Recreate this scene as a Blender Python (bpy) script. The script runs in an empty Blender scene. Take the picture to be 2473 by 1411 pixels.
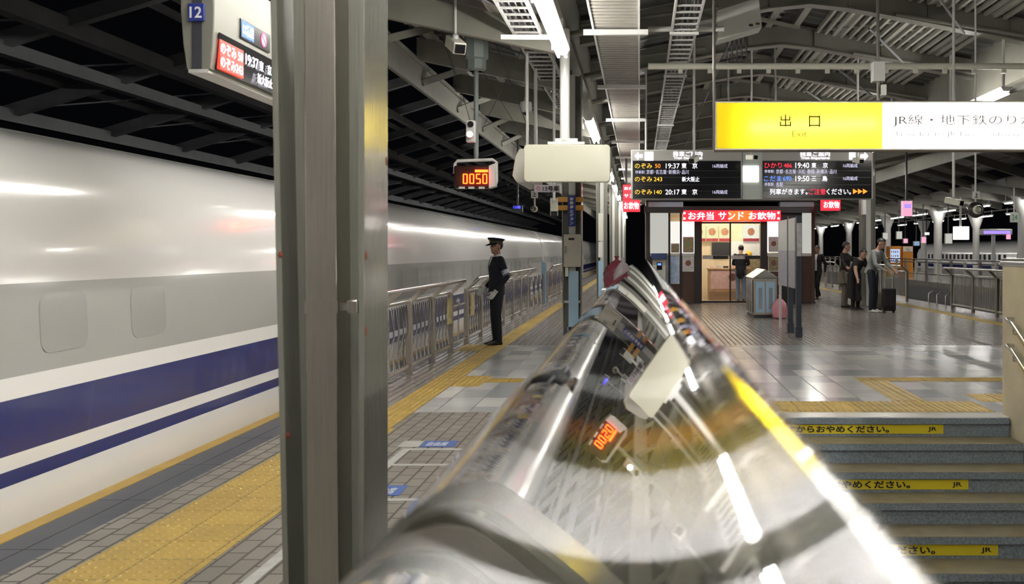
import bpy, bmesh, math, random
from mathutils import Vector as V, Matrix
random.seed(7)
R = math.radians
sc = bpy.context.scene
col = sc.collection
# ------------------------------------------------------------------ camera
# principal point of the photograph at pixel (1545, 608), focal length 2400 px, camera 1.5 m above the platform
F, CX, CY, H = 2400.0, 1545.0, 608.0, 1.5
cd = bpy.data.cameras.new('camera'); cam = bpy.data.objects.new('camera', cd); col.objects.link(cam)
cam.location = (0, 0, H); cam.rotation_euler = (R(90), 0, 0)
cd.sensor_width = 36; cd.lens = 36 * F / 2473
cd.shift_x = (1236.5 - CX) / 2473; cd.shift_y = -(705.5 - CY) / 2473
cd.clip_start = 0.02; cd.clip_end = 500
cd.dof.use_dof = True; cd.dof.focus_distance = 15.0; cd.dof.aperture_fstop = 5.6
sc.camera = cam
# ------------------------------------------------------------------ night sky, exposure
w = bpy.data.worlds.new('night'); sc.world = w; w.use_nodes = True
w.node_tree.nodes['Background'].inputs[0].default_value = (0.010, 0.011, 0.014, 1)
w.node_tree.nodes['Background'].inputs[1].default_value = 0.03
sc.view_settings.view_transform = 'Standard'; sc.view_settings.look = 'None'
sc.view_settings.exposure = 2.1; sc.view_settings.gamma = 1.0
sc.view_settings.use_curve_mapping = False
sc.cycles.use_denoising = True
sc.cycles.max_bounces = 8; sc.cycles.sample_clamp_indirect = 6.0
TUBE = 26.0          # radiance of the platform tubes

# ------------------------------------------------------------------ helpers
def P(px, py, Y):
    return V(((px - CX) * Y / F, Y, H - (py - CY) * Y / F))
def roof_z(x):
    for x0, a, x1, b in ((-3.55, 4.97, -1.1, 4.45), (-1.1, 5.06, 2.6, 5.79), (2.6, 5.79, 6.3, 5.06), (6.3, 4.45, 8.8, 4.97)):
        if x0 <= x < x1: return a + (b - a) * (x - x0) / (x1 - x0) - .02
    return 4.6
def PX(px, Y): return (px - CX) * Y / F
def PZ(py, Y): return H - (py - CY) * Y / F

MATS = {}
def mat(name, c=(.5, .5, .5), rough=.5, metal=0., emit=None, es=1., noise=0., nscale=8., spec=.5, coat=0., bump=0., alpha=None, trans=0., stretch=None):
    if name in MATS: return MATS[name]
    m = bpy.data.materials.new(name); m.use_nodes = True
    nt = m.node_tree; b = nt.nodes['Principled BSDF']
    b.inputs['Base Color'].default_value = (*c, 1); b.inputs['Roughness'].default_value = rough
    b.inputs['Metallic'].default_value = metal; b.inputs['Specular IOR Level'].default_value = spec
    b.inputs['Coat Weight'].default_value = coat; b.inputs['Coat Roughness'].default_value = .08; b.inputs['Coat IOR'].default_value = 1.65 if coat >= 1 else 1.5
    b.inputs['Transmission Weight'].default_value = trans
    if emit:
        b.inputs['Emission Color'].default_value = (*emit, 1); b.inputs['Emission Strength'].default_value = es
    if noise or bump:
        tc = nt.nodes.new('ShaderNodeTexCoord'); mp = nt.nodes.new('ShaderNodeMapping')
        n = nt.nodes.new('ShaderNodeTexNoise'); n.inputs['Scale'].default_value = nscale; n.inputs['Detail'].default_value = 6
        nt.links.new(tc.outputs['Object'], mp.inputs[0]); nt.links.new(mp.outputs[0], n.inputs[0])
        if stretch: mp.inputs['Scale'].default_value = stretch
        if noise:
            mx = nt.nodes.new('ShaderNodeMixRGB'); mx.blend_type = 'MULTIPLY'; mx.inputs[0].default_value = 1
            rp = nt.nodes.new('ShaderNodeMapRange'); rp.inputs[1].default_value = .25; rp.inputs[2].default_value = .75
            rp.inputs[3].default_value = 1 - noise; rp.inputs[4].default_value = 1 + noise * .4
            nt.links.new(n.outputs[0], rp.inputs[0])
            mx.inputs[1].default_value = (*c, 1); nt.links.new(rp.outputs[0], mx.inputs[2])
            nt.links.new(mx.outputs[0], b.inputs['Base Color'])
        if bump:
            bp = nt.nodes.new('ShaderNodeBump'); bp.inputs['Strength'].default_value = bump; bp.inputs['Distance'].default_value = .01
            nt.links.new(n.outputs[0], bp.inputs['Height']); nt.links.new(bp.outputs[0], b.inputs['Normal'])
    MATS[name] = m
    return m

def brickmat(name, c1, c2, mortar, row, width, offset, msize, rough, spec=.5, bias=0., rnoise=.0, wear=.15):
    """paving whose courses run along Y (row = course width in X)"""
    m = bpy.data.materials.new(name); m.use_nodes = True
    nt = m.node_tree; b = nt.nodes['Principled BSDF']; L = nt.links.new
    tc = nt.nodes.new('ShaderNodeTexCoord'); sp = nt.nodes.new('ShaderNodeSeparateXYZ'); cb = nt.nodes.new('ShaderNodeCombineXYZ')
    L(tc.outputs['Object'], sp.inputs[0]); L(sp.outputs[1], cb.inputs[0]); L(sp.outputs[0], cb.inputs[1])
    br = nt.nodes.new('ShaderNodeTexBrick'); br.offset = offset; br.squash = 1
    br.inputs['Scale'].default_value = 1; br.inputs['Color1'].default_value = (*c1, 1); br.inputs['Color2'].default_value = (*c2, 1)
    br.inputs['Mortar'].default_value = (*mortar, 1); br.inputs['Mortar Size'].default_value = msize
    br.inputs['Mortar Smooth'].default_value = .1; br.inputs['Bias'].default_value = bias
    br.inputs['Brick Width'].default_value = width; br.inputs['Row Height'].default_value = row
    L(cb.outputs[0], br.inputs[0])
    n = nt.nodes.new('ShaderNodeTexNoise'); n.inputs['Scale'].default_value = 2.3; n.inputs['Detail'].default_value = 8
    L(tc.outputs['Object'], n.inputs[0])
    rp = nt.nodes.new('ShaderNodeMapRange'); rp.inputs[1].default_value = .3; rp.inputs[2].default_value = .7
    rp.inputs[3].default_value = 1 - wear; rp.inputs[4].default_value = 1 + wear * .5; L(n.outputs[0], rp.inputs[0])
    mx = nt.nodes.new('ShaderNodeMixRGB'); mx.blend_type = 'MULTIPLY'; mx.inputs[0].default_value = 1
    L(br.outputs[0], mx.inputs[1]); L(rp.outputs[0], mx.inputs[2]); L(mx.outputs[0], b.inputs['Base Color'])
    r2 = nt.nodes.new('ShaderNodeMapRange'); r2.inputs[3].default_value = rough; r2.inputs[4].default_value = min(1, rough + .4)
    L(br.outputs[1], r2.inputs[0]); L(r2.outputs[0], b.inputs['Roughness'])
    b.inputs['Specular IOR Level'].default_value = spec
    bp = nt.nodes.new('ShaderNodeBump'); bp.inputs['Strength'].default_value = .35; bp.inputs['Distance'].default_value = .004; bp.invert = True
    L(br.outputs[1], bp.inputs['Height'])
    if rnoise:
        n2 = nt.nodes.new('ShaderNodeTexNoise'); n2.inputs['Scale'].default_value = 60; L(tc.outputs['Object'], n2.inputs[0])
        b2 = nt.nodes.new('ShaderNodeBump'); b2.inputs['Strength'].default_value = rnoise; b2.inputs['Distance'].default_value = .003
        L(n2.outputs[0], b2.inputs['Height']); L(b2.outputs[0], bp.inputs['Normal'])
    L(bp.outputs[0], b.inputs['Normal'])
    return m

def steel_mirror():
    """polished stainless: a clear mirror lobe plus a lobe spread across the fine lengthwise polishing lines"""
    m = bpy.data.materials.new('polished stainless'); m.use_nodes = True
    nt = m.node_tree; L = nt.links.new; nt.nodes.remove(nt.nodes['Principled BSDF'])
    o = nt.nodes['Material Output']
    g1 = nt.nodes.new('ShaderNodeBsdfGlossy'); g1.inputs['Color'].default_value = (.95, .95, .95, 1); g1.inputs['Roughness'].default_value = .012
    g2 = nt.nodes.new('ShaderNodeBsdfGlossy'); g2.distribution = 'BECKMANN'; g2.inputs['Color'].default_value = (.93, .93, .95, 1)
    g2.inputs['Roughness'].default_value = .29; g2.inputs['Anisotropy'].default_value = 1.0
    tg = nt.nodes.new('ShaderNodeTangent'); tg.direction_type = 'RADIAL'; tg.axis = 'Y'
    L(tg.outputs[0], g2.inputs['Tangent']); g2.inputs['Rotation'].default_value = 0.25
    mx = nt.nodes.new('ShaderNodeMixShader'); mx.inputs[0].default_value = .32
    # the finer the glance the clearer the polish: haze fades towards grazing incidence
    ge = nt.nodes.new('ShaderNodeNewGeometry'); dt = nt.nodes.new('ShaderNodeVectorMath'); dt.operation = 'DOT_PRODUCT'
    L(ge.outputs['Normal'], dt.inputs[0]); L(ge.outputs['Incoming'], dt.inputs[1])
    mr = nt.nodes.new('ShaderNodeMapRange'); mr.interpolation_type = 'SMOOTHSTEP'; mr.inputs[1].default_value = .06; mr.inputs[2].default_value = .30
    mr.inputs[3].default_value = .04; mr.inputs[4].default_value = .62; L(dt.outputs['Value'], mr.inputs[0]); L(mr.outputs[0], mx.inputs[0])
    L(g1.outputs[0], mx.inputs[1]); L(g2.outputs[0], mx.inputs[2]); L(mx.outputs[0], o.inputs[0])
    return m

def translucent(name, c):
    m = bpy.data.materials.new(name); m.use_nodes = True
    nt = m.node_tree; nt.nodes.remove(nt.nodes['Principled BSDF'])
    t = nt.nodes.new('ShaderNodeBsdfTranslucent'); t.inputs[0].default_value = (*c, 1)
    nt.links.new(t.outputs[0], nt.nodes['Material Output'].inputs[0]); MATS[name] = m
    return m

def glass(name, tint=(.9, .95, .95), refl=.12, rough=.02):
    m = bpy.data.materials.new(name); m.use_nodes = True
    nt = m.node_tree; nt.nodes.remove(nt.nodes['Principled BSDF'])
    t = nt.nodes.new('ShaderNodeBsdfTransparent'); t.inputs[0].default_value = (*tint, 1)
    g = nt.nodes.new('ShaderNodeBsdfGlossy'); g.inputs['Roughness'].default_value = rough
    mx = nt.nodes.new('ShaderNodeMixShader'); mx.inputs[0].default_value = refl
    nt.links.new(t.outputs[0], mx.inputs[1]); nt.links.new(g.outputs[0], mx.inputs[2])
    nt.links.new(mx.outputs[0], nt.nodes['Material Output'].inputs[0]); MATS[name] = m
    return m

ORG = {}
class MB:
    def __init__(s): s.v = []; s.f = []; s.m = []
    def add(s, vs, fs, mi=0):
        o = len(s.v); s.v += [tuple(p) for p in vs]; s.f += [tuple(i + o for i in f) for f in fs]; s.m += [mi] * len(fs); return s
    def box(s, x0, x1, y0, y1, z0, z1, mi=0):
        vs = [(x, y, z) for z in (z0, z1) for y in (y0, y1) for x in (x0, x1)]
        return s.add(vs, [(0, 2, 3, 1), (4, 5, 7, 6), (0, 1, 5, 4), (2, 6, 7, 3), (0, 4, 6, 2), (1, 3, 7, 5)], mi)
    def bar(s, p, q, wx, wz, mi=0, up=(0, 0, 1)):
        p, q = V(p), V(q); d = (q - p).normalized(); u = V(up)
        if abs(d.dot(u)) > .98: u = V((0, 1, 0))
        a = d.cross(u).normalized() * wx / 2; b = a.cross(d).normalized() * wz / 2
        vs = [p - a - b, p + a - b, p + a + b, p - a + b, q - a - b, q + a - b, q + a + b, q - a + b]
        return s.add(vs, [(0, 1, 2, 3), (7, 6, 5, 4), (0, 4, 5, 1), (1, 5, 6, 2), (2, 6, 7, 3), (3, 7, 4, 0)], mi)
    def tube(s, pts, r, n=10, mi=0, cap=True):
        pts = [V(p) for p in pts]; rs = r if isinstance(r, (list, tuple)) else [r] * len(pts)
        rings = []; u = None
        for i, p in enumerate(pts):
            d = (pts[min(i + 1, len(pts) - 1)] - pts[max(i - 1, 0)]).normalized()
            if u is None:
                u = d.orthogonal().normalized()
            u = (u - d * u.dot(d)).normalized(); b = d.cross(u)
            rings.append([p + (u * math.cos(2 * math.pi * k / n) + b * math.sin(2 * math.pi * k / n)) * rs[i] for k in range(n)])
        return s.loft(rings, mi, cap)
    def loft(s, rings, mi=0, cap=True, closed=True):
        n = len(rings[0]); vs = [p for r_ in rings for p in r_]; fs = []
        for i in range(len(rings) - 1):
            for k in range(n if closed else n - 1):
                a, b = i * n + k, i * n + (k + 1) % n
                fs.append((a, b, b + n, a + n))
        if cap and closed: fs += [tuple(range(n - 1, -1, -1)), tuple(range((len(rings) - 1) * n, len(rings) * n))]
        return s.add(vs, fs, mi)
    def prism(s, poly, axis, a, b, mi=0):
        """poly: 2D points in the other two axes (xz for 'y', yz for 'x', xy for 'z')"""
        def mk(t, q): return {'y': (q[0], t, q[1]), 'x': (t, q[0], q[1]), 'z': (q[0], q[1], t)}[axis]
        return s.loft([[mk(a, q) for q in poly], [mk(b, q) for q in poly]], mi)
    def lathe(s, prof, c=(0, 0, 0), axis='z', n=24, mi=0, ring=False):
        if ring: prof = list(prof) + [prof[0]]
        rings = []
        for r, h in prof:
            ring = []
            for k in range(n):
                t = 2 * math.pi * k / n; x, y = r * math.cos(t), r * math.sin(t)
                ring.append({'z': (c[0] + x, c[1] + y, c[2] + h), 'y': (c[0] + x, c[1] + h, c[2] + y), 'x': (c[0] + h, c[1] + x, c[2] + y)}[axis])
            rings.append(ring)
        return s.loft(rings, mi, not ring)
    def ball(s, c, r, n=16, m=10, mi=0):
        r = r if isinstance(r, (list, tuple)) else (r, r, r)
        rings = []
        for i in range(m + 1):
            t = math.pi * (i / m) if 0 < i < m else (0.03 if i == 0 else math.pi - .03)
            rings.append([(c[0] + r[0] * math.sin(t) * math.cos(2 * math.pi * k / n), c[1] + r[1] * math.sin(t) * math.sin(2 * math.pi * k / n), c[2] - r[2] * math.cos(t)) for k in range(n)])
        return s.loft(rings, mi)
    def mesh(s, name, mats, off=V((0, 0, 0))):
        me = bpy.data.meshes.new(name); me.from_pydata([V(p) - off for p in s.v], [], s.f)
        for m in (mats if isinstance(mats, (list, tuple)) else [mats]): me.materials.append(m)
        me.polygons.foreach_set('material_index', s.m)
        bm = bmesh.new(); bm.from_mesh(me); bmesh.ops.recalc_face_normals(bm, faces=bm.faces); bm.to_mesh(me); bm.free()
        me.polygons.foreach_set('use_smooth', [True] * len(me.polygons)); me.set_sharp_from_angle(angle=R(38))
        return me
    def build(s, name, mats, parent=None, bevel=0., kind=None):
        off = ORG.get(parent.name, V((0, 0, 0))) if parent else V((0, 0, 0))
        o = bpy.data.objects.new(name, s.mesh(name, mats, off)); col.objects.link(o)
        if parent: o.parent = parent; ORG[o.name] = off
        if bevel:
            b = o.modifiers.new('bevel', 'BEVEL'); b.width = bevel; b.segments = 2; b.limit_method = 'ANGLE'; b.angle_limit = R(40)
        if kind: o['kind'] = kind
        return o

def tag(o, label, cat, group=None, kind=None):
    o['label'] = label; o['category'] = cat
    if group: o['group'] = group
    if kind: o['kind'] = kind
    return o
def thing(name, label, cat, loc=(0, 0, 0), group=None):
    o = bpy.data.objects.new(name, None); col.objects.link(o); o.location = loc; o.empty_display_size = .1
    ORG[o.name] = V(loc); return tag(o, label, cat, group)
def struct(mb, name, mats, bevel=0.): return mb.build(name, mats, None, bevel, 'structure')
def single(mb, name, mats, label, cat, group=None, bevel=0.):
    """a thing that is one mesh; its origin is moved to its base"""
    xs = [p[0] for p in mb.v]; ys = [p[1] for p in mb.v]; zs = [p[2] for p in mb.v]
    c = V(((min(xs) + max(xs)) / 2, (min(ys) + max(ys)) / 2, min(zs)))
    o = bpy.data.objects.new(name, mb.mesh(name, mats, c)); col.objects.link(o); o.location = c; ORG[o.name] = c
    if bevel:
        b = o.modifiers.new('bevel', 'BEVEL'); b.width = bevel; b.segments = 2; b.limit_method = 'ANGLE'; b.angle_limit = R(40)
    return tag(o, label, cat, group)
def copy_part(o, parent, shift=(0, 0, 0)):
    c = o.copy(); col.objects.link(c); c.parent = parent; c.location = o.location + V(shift); return c
def copy_tree(o, parent=None):
    c = o.copy(); col.objects.link(c); c.parent = parent
    for ch in [k for k in bpy.data.objects if k.parent == o]: copy_tree(ch, c)
    return c
def dup(o, loc, label=None, group=None):
    c = copy_tree(o); c.location = loc
    if label: c['label'] = label
    if group: c['group'] = group
    return c

TEXTC = {}
def text(parent, s, org, w_, h_, m, face='-y', bold=0., depth=.003, name='lettering', spacing=1.):
    """lettering fitted to a box: org = lower left corner as seen by the reader"""
    key = (s, bold)
    if key not in TEXTC:
        cu = bpy.data.curves.new('t', 'FONT'); cu.body = s; cu.size = 1; cu.offset = bold; cu.resolution_u = 3; cu.space_character = spacing
        ob = bpy.data.objects.new('t', cu); col.objects.link(ob)
        dg = bpy.context.evaluated_depsgraph_get(); me = bpy.data.meshes.new_from_object(ob.evaluated_get(dg))
        vs = [v.co.copy() for v in me.vertices]; fs = [tuple(p.vertices) for p in me.polygons]
        bpy.data.objects.remove(ob); bpy.data.meshes.remove(me)
        x0 = min(v.x for v in vs); x1 = max(v.x for v in vs); y0 = min(v.y for v in vs); y1 = max(v.y for v in vs)
        TEXTC[key] = ([((v.x - x0) / (x1 - x0), (v.y - y0) / (y1 - y0)) for v in vs], fs)
    vs, fs = TEXTC[key]
    u, n = {'-y': (V((1, 0, 0)), V((0, -1, 0))), '+x': (V((0, 1, 0)), V((1, 0, 0))), '-x': (V((0, -1, 0)), V((-1, 0, 0))), 'up': (V((1, 0, 0)), V((0, 0, 1)))}[face]
    up = V((0, 1, 0)) if face == 'up' else V((0, 0, 1))
    org = V(org); mb = MB()
    mb.add([org + u * (a * w_) + up * (b * h_) + n * depth for a, b in vs], fs)
    off = ORG[parent.name]
    me = bpy.data.meshes.new(name); me.from_pydata([V(p) - off for p in mb.v], [], mb.f); me.materials.append(m)
    o = bpy.data.objects.new(name, me); col.objects.link(o); o.parent = parent; ORG[o.name] = off
    sol = o.modifiers.new('thick', 'SOLIDIFY'); sol.thickness = depth * .8; sol.offset = 0
    return o
def textpx(parent, s, x0, y0, x1, y1, Y, m, bold=0., depth=.004, name='lettering'):
    a = P(x0, y1, Y); b = P(x1, y0, Y)
    return text(parent, s, a, b.x - a.x, b.z - a.z, m, '-y', bold, depth, name)
def boxpx(mb, x0, y0, x1, y1, Y, d, mi=0):
    a = P(x0, y1, Y); b = P(x1, y0, Y); return mb.box(a.x, b.x, Y, Y + d, a.z, b.z, mi)

# ------------------------------------------------------------------ materials
paint = mat('grey beam paint', (.23, .225, .19), .45, noise=.15, nscale=3)
paint_d = mat('dull grey beam paint', (.20, .21, .225), .6, noise=.15, nscale=3)
paint_g = mat('green grey paint', (.16, .19, .18), .5)
deckm = mat('roof deck sheet', (.23, .23, .225), .55, noise=.15, nscale=2)
colm = mat('column paint', (.215, .215, .18), .25, noise=.12, nscale=2.5, coat=.5, bump=.15, stretch=(60, 60, 1.5))
inox = mat('brushed stainless', (.52, .485, .43), .34, 1., noise=.12, nscale=2, bump=.05, stretch=(60, 60, 2))
inox_s = mat('satin stainless rail', (.62, .61, .59), .22, 1.)
chrome = steel_mirror()
white_p = mat('white enamel', (.78, .78, .76), .35, noise=.05, nscale=4)
cream = mat('cream enamel', (.78, .77, .66), .4, noise=.04, nscale=3)
beige = mat('beige enamel', (.48, .46, .38), .45)
grey_p = mat('light grey plastic', (.55, .55, .53), .4)
dark_p = mat('dark housing', (.03, .03, .035), .4)
black_g = mat('black screen glass', (.012, .012, .014), .12)
black_m = mat('matt black', (.012, .012, .013), .6)
yellow_t = mat('yellow tactile paving', (.62, .43, .10), .5, noise=.2, nscale=5)
line_y = mat('yellow edge line', (.42, .27, .05), .5, noise=.15, nscale=5)
white_l = mat('worn white line', (.5, .5, .48), .5, noise=.2, nscale=12)
concrete = mat('beige wall plaster', (.42, .375, .27), .6, noise=.2, nscale=3, bump=.3)
granite = mat('blue grey granite', (.24, .29, .34), .5, noise=.5, nscale=60)
treadm = mat('brown tread stone', (.17, .145, .09), .5, noise=.3, nscale=8)
brown = mat('dark brown cladding', (.075, .034, .024), .35, noise=.15, nscale=4)
brown_d = mat('near black frame', (.022, .017, .016), .35)
bluem = mat('train blue', (.014, .019, .13), .22, coat=.5)
trainw = mat('train white', (.90, .89, .875), .16, coat=.7, spec=.6)
tglass = mat('train window glass', (.35, .35, .34), .16, spec=.6)
tband = mat('train window band', (.40, .40, .385), .22, coat=.4)
rubber = mat('black rubber', (.02, .02, .02), .7)
tube_e = mat('fluorescent tube', (.9, .9, .9), .3, emit=(1, .965, .90), es=TUBE)
tube_far = mat('far fluorescent tube', (.9, .9, .9), .3, emit=(1, .97, .92), es=TUBE * .9)
inner_e = mat('sign lamp', (.9, .9, .9), .3, emit=(1, .98, .94), es=12)
boxw = mat('light box lining', (.85, .85, .85), .8)
yel_tr = translucent('yellow sign acrylic', (.86, .75, .125)); wht_tr = translucent('white sign acrylic', (.8, .8, .78))
ink = mat('brown sign lettering', (.10, .07, .02), .6); ink2 = mat('glare-washed sign lettering', (.30, .24, .05), .6); ink3 = mat('grey sign lettering', (.17, .13, .13), .6)  # Exit ink is lightened to imitate wash-out by the lit panel's glare
ink4 = mat('glare-paled grey lettering', (.45, .42, .44), .6)  # English line: panel glare is put into this paler ink colour
def led(name, c, s=3.): return mat(name, (.02, .02, .02), .5, emit=c, es=s)
L_w = led('white lamp dots', (.95, .90, 1), 0.657); L_r = led('red lamp dots', (1, .02, .05), 0.438); L_o = led('orange lamp dots', (1, .20, .01), 0.584)
L_y = led('amber lamp dots', (1, .50, .04), 0.438); L_b = led('blue lamp dots', (.10, .25, 1), 0.438); L_wd = led('dim white lamp dots', (.75, .72, .95), 0.241)
L_red = led('red lit acrylic', (1, .03, .06), 0.241); L_redo = led('orange lit acrylic', (1, .20, .03), 0.292)
L_panel = led('white lit acrylic', (1, .98, .93), 0.438); L_panel_d = led('dim lit acrylic', (.95, .95, .86), 0.124)
L_green = led('green lamp dots', (.1, 1, .6), 0.438)
L_teal = led('pale blue lit poster', (.35, .55, .85), 0.146); L_purple = led('violet lit display', (.30, .20, 1), 0.365); L_pink = led('pink lit display', (1, .45, .65), 0.219)
L_warm = led('warm shop lamp', (1, .88, .70), 9)
skin = mat('skin', (.36, .20, .14), .5); skin_alt = mat('second skin tone', (.36, .21, .15), .5)  # two skin tones, nearly alike
navy = mat('navy uniform cloth', (.010, .011, .020), .8, noise=.2, nscale=40); blackc = mat('black cloth', (.010, .009, .010), .85)
shirt = mat('white shirt cloth', (.75, .75, .75), .7); hairm = mat('black hair', (.012, .010, .009), .5)
greyc = mat('grey sweater', (.23, .24, .24), .85, noise=.15, nscale=30); greenc = mat('green hem', (.22, .40, .2), .8); denim = mat('dark jeans', (.014, .017, .028), .8)
shoew = mat('white sneaker', (.7, .68, .66), .6); shoeb = mat('black shoe', (.012, .012, .012), .35); khaki = mat('khaki cloth', (.14, .12, .09), .8)
pinkp = mat('pink plastic bag', (.72, .30, .36), .3, noise=.25, nscale=10, bump=.8); redp = mat('maroon plastic bag', (.26, .05, .08), .25, noise=.3, nscale=8, bump=.8)
brass = mat('worn brass', (.60, .42, .14), .3, .9); clearp = mat('grey clear plastic', (.45, .38, .40), .2, noise=.2, nscale=9, bump=.6)
sky_p = mat('pale blue cladding', (.42, .62, .80), .35); sky_d = mat('blue steel panel', (.25, .36, .46), .3, .3)
orange = mat('orange panel', (.62, .24, .03), .5); poster_b = mat('blue poster print', (.50, .66, .90), .5, noise=.45, nscale=9)
poster_w = mat('pale poster print', (.62, .60, .60), .5, noise=.4, nscale=14); poster_o = mat('brown poster print', (.33, .27, .16), .5, noise=.6, nscale=16)
poster_p = mat('pink poster print', (.78, .52, .48), .6, noise=.25, nscale=10)
blue_l = mat('blue label', (.02, .035, .22), .4); sticker_y = mat('yellow sticker', (.74, .60, .03), .4); sticker_b = mat('blue floor sticker', (.06, .13, .40), .5)
signw = mat('white label ink', (.8, .8, .8), .5); sink = mat('black label ink', (.012, .012, .01), .6)
rust = mat('rust', (.20, .05, .025), .8); amber_p = mat('amber panel', (.55, .27, .03), .4)
wood = mat('pale wood counter', (.62, .42, .22), .4, noise=.15, nscale=6)
ballast = mat('dark ballast', (.022, .021, .02), .9, noise=.5, nscale=20)

tile_m = brickmat('polished stone tiles', (.74, .735, .70), (.33, .345, .365), (.12, .115, .11), .32, .60, 0., .006, .17, .55, rnoise=.03, wear=.12)
paver_m = brickmat('grey paver bricks', (.26, .24, .205), (.205, .19, .165), (.10, .09, .08), .108, .215, .5, .008, .42, .4)
strip_m = brickmat('narrow brown floor strips', (.27, .245, .215), (.235, .215, .19), (.085, .065, .055), .086, 40., .37, .010, .22, .5, rnoise=.05)
kerb_m = brickmat('dark grey kerb slabs', (.075, .08, .095), (.068, .073, .085), (.05, .05, .055), .62, 1.0, 0., .006, .5)

# ------------------------------------------------------------------ floor, stairs, walls
EDGE_L, EDGE_R, Y0, Y1 = -3.38, 8.6, -6.0, 92.0
SY, ST, SR = 8.95, .349, .168          # top edge of the stair, tread, riser
WX0, WX1 = .05, 3.33                   # stair well
ZT, ZF = 9.28, 15.9                     # tiled zone around the stair head
def slab(name, x0, x1, y0, y1, m, z=0., d=.25): return struct(MB().box(x0, x1, y0, y1, z - d, z), name, m)
slab('floor', -2.95, -1.28, Y0, ZT, paver_m)
slab('floor', -1.28, -.2, Y0, ZT, mat('grey floor border', (.26, .25, .23), .4, noise=.15))
slab('floor', WX1 + .3, EDGE_R, Y0, ZT, strip_m)
slab('floor', -2.41, EDGE_R - .5, ZT, ZF, tile_m)
slab('floor', -2.95, -2.41, ZT, ZF, strip_m)
slab('floor', -2.95, EDGE_R - .5, ZF, Y1, strip_m)
slab('floor', EDGE_R - .5, EDGE_R, ZT, Y1, strip_m)
slab('floor', -.2, WX1 + .3, SY + .045, ZT, mat('stone landing edge', (.56, .55, .52), .25, noise=.12, nscale=4))
slab('platform_edge', EDGE_L + .11, -2.95, Y0, Y1, kerb_m)
slab('trim_1', EDGE_L, EDGE_L + .105, Y0, Y1, line_y, .002)
slab('platform_wall', EDGE_L - .0, EDGE_L + .3, Y0, Y1, mat('platform side', (.12, .12, .12), .9), -.252, 1.2)
slab('platform_wall', EDGE_R - .3, EDGE_R, Y0, Y1, MATS['platform side'], -.252, 1.2)
slab('ground', -30, EDGE_L, Y0, 130, ballast, -1.45)
slab('ground', EDGE_R, 14.4, Y0, 130, ballast, -1.45)
for x in (9.9, 11.0, 12.6, 13.7):
    struct(MB().box(x - .035, x + .035, Y0, 110, -1.45, -1.28), 'track_rail', mat('rail steel', (.22, .2, .19), .35, .8))

def tactile(x0, x1, y0, y1, name, dots=True, bars=False, pitch=.06):
    mb = MB(); mb.box(x0, x1, y0, y1, -.01, .004)
    if dots:
        nx = int(round((x1 - x0) / pitch)); ny = int(round((y1 - y0) / pitch))
        for i in range(nx):
            for j in range(ny):
                cx, cy = x0 + (i + .5) * (x1 - x0) / nx, y0 + (j + .5) * (y1 - y0) / ny
                vs = [(cx + r * math.cos(k * math.pi / 3), cy + r * math.sin(k * math.pi / 3), z) for r, z in ((.016, .004), (.010, .009)) for k in range(6)]
                mb.add(vs, [(k, (k + 1) % 6, 6 + (k + 1) % 6, 6 + k) for k in range(6)] + [(6, 7, 8, 9, 10, 11)])
    if bars:
        ln = bars
        n = int((x1 - x0) / .075) if ln == 'y' else int((y1 - y0) / .075)
        for i in range(n):
            if ln == 'y':
                c = x0 + (i + .5) * (x1 - x0) / n; mb.box(c - .015, c + .015, y0 + .01, y1 - .01, .003, .009)
            else:
                c = y0 + (i + .5) * (y1 - y0) / n; mb.box(x0 + .01, x1 - .01, c - .015, c + .015, .003, .009)
    # dark joints every 0.3 m, sunk between blocks
    return struct(mb, name, yellow_m)
yellow_m = brickmat('yellow tactile blocks', (.47, .325, .075), (.42, .29, .07), (.22, .16, .06), .3015, .302, 0., .005, .45)
tactile(-2.672, -2.07, 2.2, 8.4, 'tactile_paving')
tactile(-2.41, -2.11, 8.4, 30, 'tactile_paving')
struct(MB().box(-2.41, -2.11, 30, Y1, -.01, .004), 'tactile_paving', yellow_m)
tactile(-2.11, -1.78, 11.05, 11.95, 'tactile_paving')
tactile(-1.78, -.3, 11.4, 11.72, 'tactile_paving', False, 'x')
tactile(-2.80, -2.41, 15.0, 16.0, 'tactile_paving')
tactile(.16, WX1 - .01, 9.29, 9.93, 'tactile_paving')
tactile(2.55, 2.87, 9.93, 11.5, 'tactile_paving', False, 'y')
tactile(2.55, 6.0, 11.5, 11.8, 'tactile_paving', False, 'x')
tactile(3.42, 4.0, 9.93, 10.45, 'tactile_paving')
struct(MB().box(7.3, 7.6, 9.3, Y1, -.01, .004), 'tactile_paving', yellow_m)
# white queue markings and floor stickers
mb = MB(); mb.box(-1.80, -1.74, 3.0, 7.55, -.004, .003)
for yy, xe in ((6.0, -1.28), (6.98, -1.28), (7.53, -1.29)): mb.box(-1.74, xe, yy - .03, yy + .03, -.004, .003)
single(mb, 'queue_marking', white_l, 'worn white queue lines painted on the grey pavers right of the near column', 'floor marking')
def sticker(x0, x1, y0, y1, lab, lead=True):
    t = thing('floor_sticker', lab, 'sticker', ((x0 + x1) / 2, y0, 0))
    MB().box(x0, x1, y0, y1, .001, .0035).build('blue_field', sticker_b, t)
    text(t, '自由席', (x0 + .04, y0 + .03, .0035), (x1 - x0) * .6, (y1 - y0) * .65, signw, 'up', .01, .001)
    if lead: MB().box(x0 - .17, x0 - .01, y0, y1, .001, .003).build('white_field', white_l, t)
sticker(-1.69, -1.43, 7.62, 7.86, 'blue and white sticker beyond the farther pair of white floor lines')
sticker(-1.70, -1.48, 6.1, 6.36, 'blue sticker beside the nearest white cross line, half hidden by the column', False)

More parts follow.
